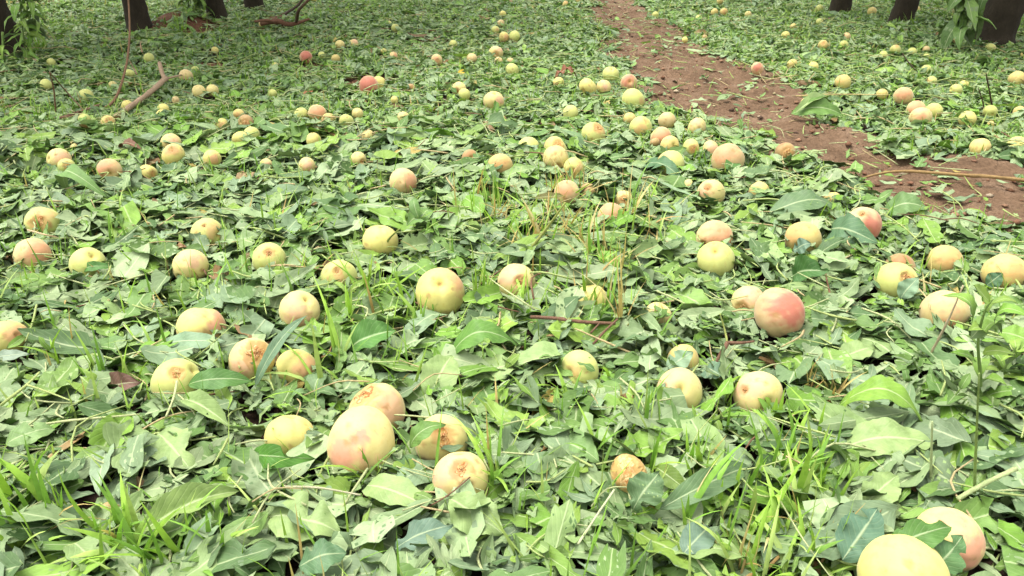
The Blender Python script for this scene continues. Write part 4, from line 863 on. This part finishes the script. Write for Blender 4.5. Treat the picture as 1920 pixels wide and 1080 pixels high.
# ------------------------------------------------------------------ branches, twigs, weeds
def gp(u, v, h): p = at(u, v, h); return at(u, v, h+float(ground_z(p[0], p[1])))
def stick(name, label, cat, runs, group='branches and twigs on the ground', n=8):
    """runs: list of (points (u, v, height), radii px, colour, part name or None)"""
    org = gp(*runs[0][0][0]); root = None
    for pts, rp, col, part in runs:
        P = [gp(*p) for p in pts]; R = [r*depth(p)/FPX for r, p in zip(rp, P)]; b = Bag(); b.add(tube(np.array(P)-org, R, n, .11, len(pts)), col)
        if root is None: root = link(name, b.mesh(name), M_twig); root.location = org
        else: link(part, b.mesh(part), M_twig, root)
    return tag(root, label, cat, group)
tan, red, gst = (.40, .28, .18), (.19, .105, .065), (.40, .47, .17)
stick('branch', 'thick pale brown broken branch lying at the far side', 'branch', [([(215,221,.02),(238,204,.03),(275,178,.045),(312,147,.06)], (5,5,4.6,5), tan, None), ([(309,149,.06),(303,134,.08),(299,118,.10)], (4,4,3.5), tan, 'branch_stub'), ([(312,147,.06),(335,142,.05),(350,138,.04)], (2,1.5,1), tan, 'side_twig')])
B0 = at(190, 208)[1]
def vine(pts, rp, dy=.06):
    P = [aty(u, v, B0+dy*i) for i, (u, v) in enumerate(pts)]; P[0][2] = max(P[0][2], float(ground_z(P[0][0], P[0][1]))+.012); return np.array(P), [r*depth(p)/FPX for r, p in zip(rp, P)]
P, R = vine([(190,208),(214,188),(229,153),(239,110),(243,60),(241,5),(236,-60)], (2.8,2.5,2.2,2,1.8,1.6,1.2))
b = Bag(); b.add(tube(P-P[0], R, 7, .05), (.22, .13, .075)); vo = link('branch', b.mesh('branch'), M_twig); vo.location = P[0]
tag(vo, 'slender curved brown branch rising from the litter beside a trunk', 'branch', 'branches and twigs on the ground')
for pts in ([(229,153),(224,142),(213,122)], [(239,110),(236,96),(238,88)]):
    Q, R = vine(pts, (1.6, 1.2, .8)); Q = Q+np.array((0, .12, 0)); b = Bag(); b.add(tube(Q-P[0], R, 5), (.25, .16, .09)); link('side_twig', b.mesh('side_twig'), M_twig, vo)
stick('branch', 'long thin brown creeper lying along the litter', 'branch', [([(-10,213,.02),(37,221,.02),(107,222,.02),(155,208,.03),(186,197,.03)], (2.5,2.8,3,2.8,2.5), (.25,.14,.09), None), ([(60,226,.02),(110,232,.015),(150,222,.02)], (2,2,1.5), (.28,.15,.1), 'side_twig')])
stick('twig', 'thin upright twigs beside a lime peach near the leafy trunk', 'twig', [([(105,215,.0),(101,170,.09),(93,135,.16)], (1.6,1.4,1), (.22,.12,.07), None), ([(93,135,.16),(130,178,.07),(172,222,.01)], (1,1.4,1.4), (.18,.12,.07), 'side_twig')])
stick('stick', 'long yellow brown stick lying across the dirt path', 'stick', [([(1603,338,.015),(1652,325,.025),(1702,321,.03),(1790,327,.03),(1865,332,.03),(1960,342,.025)], (1.6,2.4,2.8,3.2,3.4,3.2), (.33,.215,.09), None)])
stick('twig', 'reddish twig on the litter below the big yellow peach', 'twig', [([(995,594,.05),(1042,597,.05),(1085,603,.05),(1154,607,.045)], (3.4,3.6,3.4,3), red, None), ([(1112,645,.04),(1135,620,.05),(1158,598,.06)], (2.2,2.2,1.6), red, 'side_twig'), ([(1108,624,.045),(1124,606,.05)], (2,1.4), red, 'side_twig')])
stick('twig', 'forked reddish twig with a green shoot beside the rosy red peach', 'twig', [([(1342,688,.03),(1352,664,.045),(1364,642,.055)], (5,4.6,4.2), red, None), ([(1364,642,.055),(1388,643,.055),(1414,640,.055)], (3.4,3,2), red, 'side_twig'), ([(1364,642,.055),(1358,615,.075),(1350,588,.10)], (2,1.6,1), (.45,.5,.15), 'green_shoot')])
stick('straw', 'single pale straw stretched over leaves across the path', 'straw', [([(1492,180,.05),(1560,177,.06),(1668,178,.05)], (1.2,1.3,1), (.55,.46,.2), None)])
stick('straw', 'pale straw lying under the large bruised yellow green peach', 'straw', [([(52,431,.05),(85,440,.05),(122,448,.03)], (1.6,1.5,1), (.6,.45,.26), None)])
stick('straw', 'slanting dry straw leaning across the salmon cream peach', 'straw', [([(1745,664,.03),(1778,600,.10),(1806,535,.16)], (2.2,2,1.4), (.52,.42,.26), None)])
stick('leaf_stalk', 'long pale green leaf stalk lying near the picture edge', 'leaf stalk', [([(52,800,.045),(118,790,.05),(180,784,.05),(262,777,.045)], (2.2,2.4,2.2,1.8), (.5,.54,.26), None)])
stick('leaf_stalk', 'forked yellow green stalk beside the long pale one', 'leaf stalk', [([(-6,765,.04),(50,722,.055),(74,698,.06)], (2.8,2.6,2), gst, None), ([(52,722,.055),(90,735,.05),(135,752,.045)], (2,1.8,1.4), gst, 'side_stalk')])
stick('leaf_stalk', 'pale stalk hanging down from the pitted lime peach', 'leaf stalk', [([(332,714,.06),(326,745,.05),(311,782,.04)], (2.4,2.4,2), (.5,.54,.26), None), ([(334,740,.05),(350,755,.045),(366,778,.04)], (1.6,1.6,1.2), (.5,.54,.26), 'side_stalk')])
stick('leaf_stalk', 'long white green stalk crossing leaves below the orange chunk', 'leaf stalk', [([(1152,918,.06),(1120,965,.05),(1084,1020,.045)], (2,2.2,2.4), (.56,.6,.34), None)])
stick('leaf_stalk', 'thin straight stalk lying before the blushed peach', 'leaf stalk', [([(535,912,.04),(600,915,.045),(676,928,.04)], (2,2,1.6), (.5,.47,.3), None)])
stick('leaf_stalk', 'pale thick stalk slanting behind the pink cheeked peach', 'leaf stalk', [([(1795,935,.05),(1850,905,.06),(1906,878,.07)], (4,4.4,4.6), (.42,.5,.22), None)])
stick('weed_stem', 'thick upright green weed stem at the edge behind the pink cheeked peach', 'weed stem', [([(1826,952,.0),(1829,860,.09),(1836,700,.25)], (3,2.5,1.7), (.30,.42,.12), None)])
stick('weed_stem', 'thin pale upright stem rising beside the thick weed stem', 'weed stem', [([(1744,930,.0),(1746,860,.07),(1748,790,.13)], (2.6,2.4,1.8), (.42,.5,.24), None)])
stick('weed_stem', 'olive slanting weed stem leaning over the cream yellow peach', 'weed stem', [([(722,472,.02),(728,450,.055),(748,430,.09)], (2.4,2.2,1.4), (.26,.3,.08), None)])
stick('weed_stem', 'long olive slanting stem in the yellowing tall grass', 'weed stem', [([(975,490,.02),(1020,435,.09),(1060,380,.16)], (3,2.6,1.8), (.33,.36,.10), None)])
stick('weed_stem', 'thin dark weed stems standing before peaches across the path', 'weed stem', [([(1862,208,.0),(1856,175,.09),(1849,138,.19)], (1.6,1.4,1), (.09,.05,.04), None), ([(1846,210,.0),(1842,188,.07),(1834,165,.12)], (1.4,1.2,.8), (.1,.06,.04), 'side_stem')])
stick('twig', 'thin dark twig leaning in leaves below the leaning trunk', 'twig', [([(1722,135,.02),(1706,120,.05),(1692,100,.09)], (1.4,1.3,.9), (.09,.06,.04), None)])
stick('branch', 'fallen brown brush at the foot of far trunks', 'branch', [([(490,44,.03),(520,40,.07),(545,46,.05),(580,36,.05)], (4,5,4,2), (.17,.085,.05), None), ([(535,26,.05),(556,12,.22),(570,-4,.36)], (2.5,2.5,2), (.12,.08,.06), 'side_twig'), ([(556,40,.03),(560,20,.2),(578,0,.4)], (3,3,2.5), (.13,.07,.05), 'side_twig'), ([(520,44,.03),(500,38,.09),(478,40,.07)], (3,3,2), (.2,.1,.06), 'side_twig')])
def sprig(par, name, stem, rad, nleaf, Lr, Wf, palx, droop=0., seed=0, stemcol=(.2, .3, .08), world=True):
    """a leafy shoot: stem tube + leaves set along it"""
    r = np.random.default_rng(seed); S_ = np.asarray(stem, float); n = nleaf
    org = np.array(par.matrix_world.translation) if par.parent is None else np.zeros(3)
    org = np.array(par.location)
    b = Bag(); b.add(tube(S_-org, rad, 6, .03), stemcol); link(name+'_stem', b.mesh(name+'_stem'), M_twig, par)
    t = np.linspace(.08, 1, n)*(len(S_)-1); i = np.minimum(t.astype(int), len(S_)-2); P_ = S_[i]+(S_[i+1]-S_[i])*(t-i)[:, None]
    yaw = np.arange(n)*2.4+r.uniform(-.4, .4, n); pitch = r.normal(.25, .35, n)-droop; L = r.uniform(*Lr, n); W = L*Wf*r.uniform(.8, 1.2, n)
    loc, uv = leaf_grid(n, L, W, np.zeros(n), np.ones(n), 9, 5, r.normal(.3, .15, n), r.normal(.5, .3, n), r.normal(0, .4, n), np.full(n, .03), np.full(n, .5), seed)
    loc[..., 0] += L[:, None, None]*.52
    top = palx[r.integers(0, len(palx), n)]*r.uniform(.85, 1.15, (n, 1)); co, F, k, U = leaves_mesh(loc, uv, frames(yaw, pitch, r.normal(0, .4, n)), P_-org, top, pick(PALE, n)*.8)
    return link(name+'_leaves', mesh_np(name+'_leaves', co, F, k, U, smooth=True), M_leaf, par)
def weed(name, label, u, v, pts, rp, nleaf, Lpx, palx, seed, wf=.42):
    p = gp(u, v, 0); o = empty(name, p); Y0 = p[1]; S_ = [p]+[aty(a, c, Y0+d) for a, c, d in pts]; sc = depth(p)/FPX
    sprig(o, 'weed', S_, np.array(rp)*sc, nleaf, (Lpx*.6*sc, Lpx*1.1*sc), wf, palx, seed=seed); return tag(o, label, 'weed', 'leafy weeds in the litter')
weed('leafy_weed', 'bright green leafy weed at the picture edge above a fallen bright leaf', 1840, 760, [(1838,700,.0),(1834,640,-.02),(1846,585,-.03),(1862,560,-.03)], (3,3,2.4,2,1.5), 14, 62, BRIGHT, 71)
weed('leafy_weed', 'low bright weed with narrow leaves at the edge beside a dark hollow', 1890, 730, [(1880,700,.0),(1896,670,.0),(1905,650,.0)], (3,2.6,2,1.6), 12, 66, BRIGHT, 72)
weed('leafy_weed', 'low green weed sprig under the scuffed end of the leaf litter, beside the weed stem', 1800, 790, [(1792,765,0),(1790,745,0),(1800,730,0)], (2.4,2,1.8,1.4), 9, 55, MID, 73)
weed('leafy_weed', 'small two leaved seedling in front of the dry stalk bundle', 1165, 520, [(1166,500,0),(1172,488,0),(1180,478,0)], (1.8,1.6,1.4,1), 5, 60, BRIGHT, 74, .6)
weed('leafy_weed', 'spiky young weed behind the forked grass stems', 650, 590, [(652,570,0),(648,552,0),(650,545,0)], (2,2,1.6,1), 10, 70, BRIGHT*.9, 75, .25)
weed('leafy_weed', 'broad leaved green weed by the cream yellow peach', 775, 450, [(776,430,0),(780,415,0),(784,405,0)], (1.8,1.6,1.4,1), 8, 62, MID*1.3, 76, .5)
weed('leafy_weed', 'dark crinkled weed above the plain pale yellow peach', 578, 770, [(578,755,0),(580,742,0),(584,732,0)], (2.2,2,1.8,1.2), 14, 58, DARK*1.2, 77, .55)

# ------------------------------------------------------------------ peach trees whose trunks stand at the top of the view
CROWN = np.concatenate([MID*.8, DARK*.9, BRIGHT*.7])
def tree(label, u, v, wpx, lean, seed, tall=2.3, shoots=()):
    r = np.random.default_rng(seed); p = at(u, v); p[2] = float(ground_z(p[0], p[1]))-.02; o = empty('peach_tree', p); R = .5*wpx*depth(p)/FPX
    top = np.array((lean*.9, r.normal(0, .05), .95)); b = Bag()
    tr = [(0, 0, 0), tuple(top*.06+np.array((0, 0, .0))), tuple(top*.3), tuple(top*.65+np.array((.01, 0, 0))), tuple(top)]
    b.add(tube(tr, [R*1.5, R*1.12, R, R*.92, R*.85], 20, .035, seed, 8), (1, 1, 1)); link('trunk', b.mesh('trunk'), M_bark, o)
    ends = []; lb = Bag()
    for k in range(5):
        a = k*1.256+r.uniform(-.3, .3); q1 = top+np.array((math.cos(a)*.35, math.sin(a)*.35, .45)); q2 = top+np.array((math.cos(a)*1.1, math.sin(a)*1.1, tall-.95+r.uniform(-.3, .2)))
        lb.add(tube([top*.93, q1, q2], [R*.6, R*.4, R*.12], 8, .05, seed+k), (1, 1, 1))
        for t in (.4, .6, .8, 1.0):
            bse = q1+(q2-q1)*t
            for m in range(3): d = r.normal(size=3)*(.30, .30, .22); lb.add(tube([bse, bse+d*.6, bse+d+(0, 0, -.05)], [R*.12, R*.07, R*.03], 5), (.9, .8, .7)); ends.append((bse, bse+d))
    link('limb', lb.mesh('limb'), M_bark, o)
    n = 4500; E = [ends[i] for i in r.integers(0, len(ends), n)]; t = r.random(n)[:, None]
    P_ = np.array([e[0] for e in E])*(1-t)+np.array([e[1] for e in E])*t+r.normal(0, .10, (n, 3)); L = r.uniform(.08, .14, n)
    loc, uv = leaf_grid(n, L, L*.27, np.zeros(n), np.ones(n), 5, 3, r.normal(.2, .2, n), r.normal(.4, .3, n), r.normal(0, .4, n), np.full(n, .02), np.full(n, .3), seed)
    co, F, k, U = leaves_mesh(loc, uv, frames(r.uniform(0, 6.28, n), r.normal(-.6, .4, n), r.normal(0, .6, n)), P_, CROWN[r.integers(0, len(CROWN), n)])
    link('crown', mesh_np('crown', co, F, k, U, smooth=True), M_leaf, o)
    for pts, nl, Lpx, wf, palx, sd_, dr in shoots:
        S_ = [aty(a, c, p[1]+dy) for a, c, dy in pts]; sc = depth(S_[0])/FPX
        sprig(o, 'hanging_shoot', S_, np.linspace(2.4, 1, len(S_))*sc, nl, (Lpx*.7*sc, Lpx*1.2*sc), wf, palx, dr, sd_)
    return tag(o, label, 'tree', 'peach trees at the edge of the clearing')
tree('thick mossy peach trunk with a bright drooping leafy shoot, at the picture corner', 12, 112, 80, -.2, 31, shoots=[([(30,-90,-.15),(36,-20,-.15),(42,50,-.16),(50,105,-.17)], 44, 46, .26, BRIGHT, 81, .8), ([(55,-70,-.12),(58,0,-.12),(55,60,-.13)], 26, 44, .26, BRIGHT, 82, .8), ([(5,60,-.2),(6,100,-.2),(8,128,-.2)], 16, 30, .2, BRIGHT*1.2, 83, .6)])
tree('dark peach trunk flaring at the foot beside the slender curved branch', 266, 64, 38, -.09, 32)
tree('thin dark trunk half veiled by light green hanging leaves', 410, 46, 32, -.04, 33, shoots=[([(345,-60,-.1),(350,0,-.1),(356,45,-.11)], 26, 44, .3, BRIGHT, 84, 1.1), ([(372,-60,-.1),(368,10,-.1),(372,52,-.11)], 22, 40, .3, BRIGHT*1.1, 85, 1.1)])
tree('farthest dark trunk, seen only as a short stump of shade', 478, 20, 32, -.03, 34)
tree('first dark trunk across the path, split by a pale scar', 1572, 28, 34, .04, 35)
tree('slanting dark trunk in the middle of the three across the path', 1684, 50, 38, .13, 36)
tree('broad leaning brown trunk with large dark leaves hanging before it', 1856, 86, 62, .16, 37, shoots=[([(1815,-90,-.2),(1812,-40,-.2),(1808,5,-.21),(1806,40,-.21)], 22, 70, .34, MID*.95, 86, 1.35), ([(1850,-80,-.15),(1845,-30,-.15),(1835,10,-.16)], 12, 64, .34, MID*.9, 87, 1.35)])
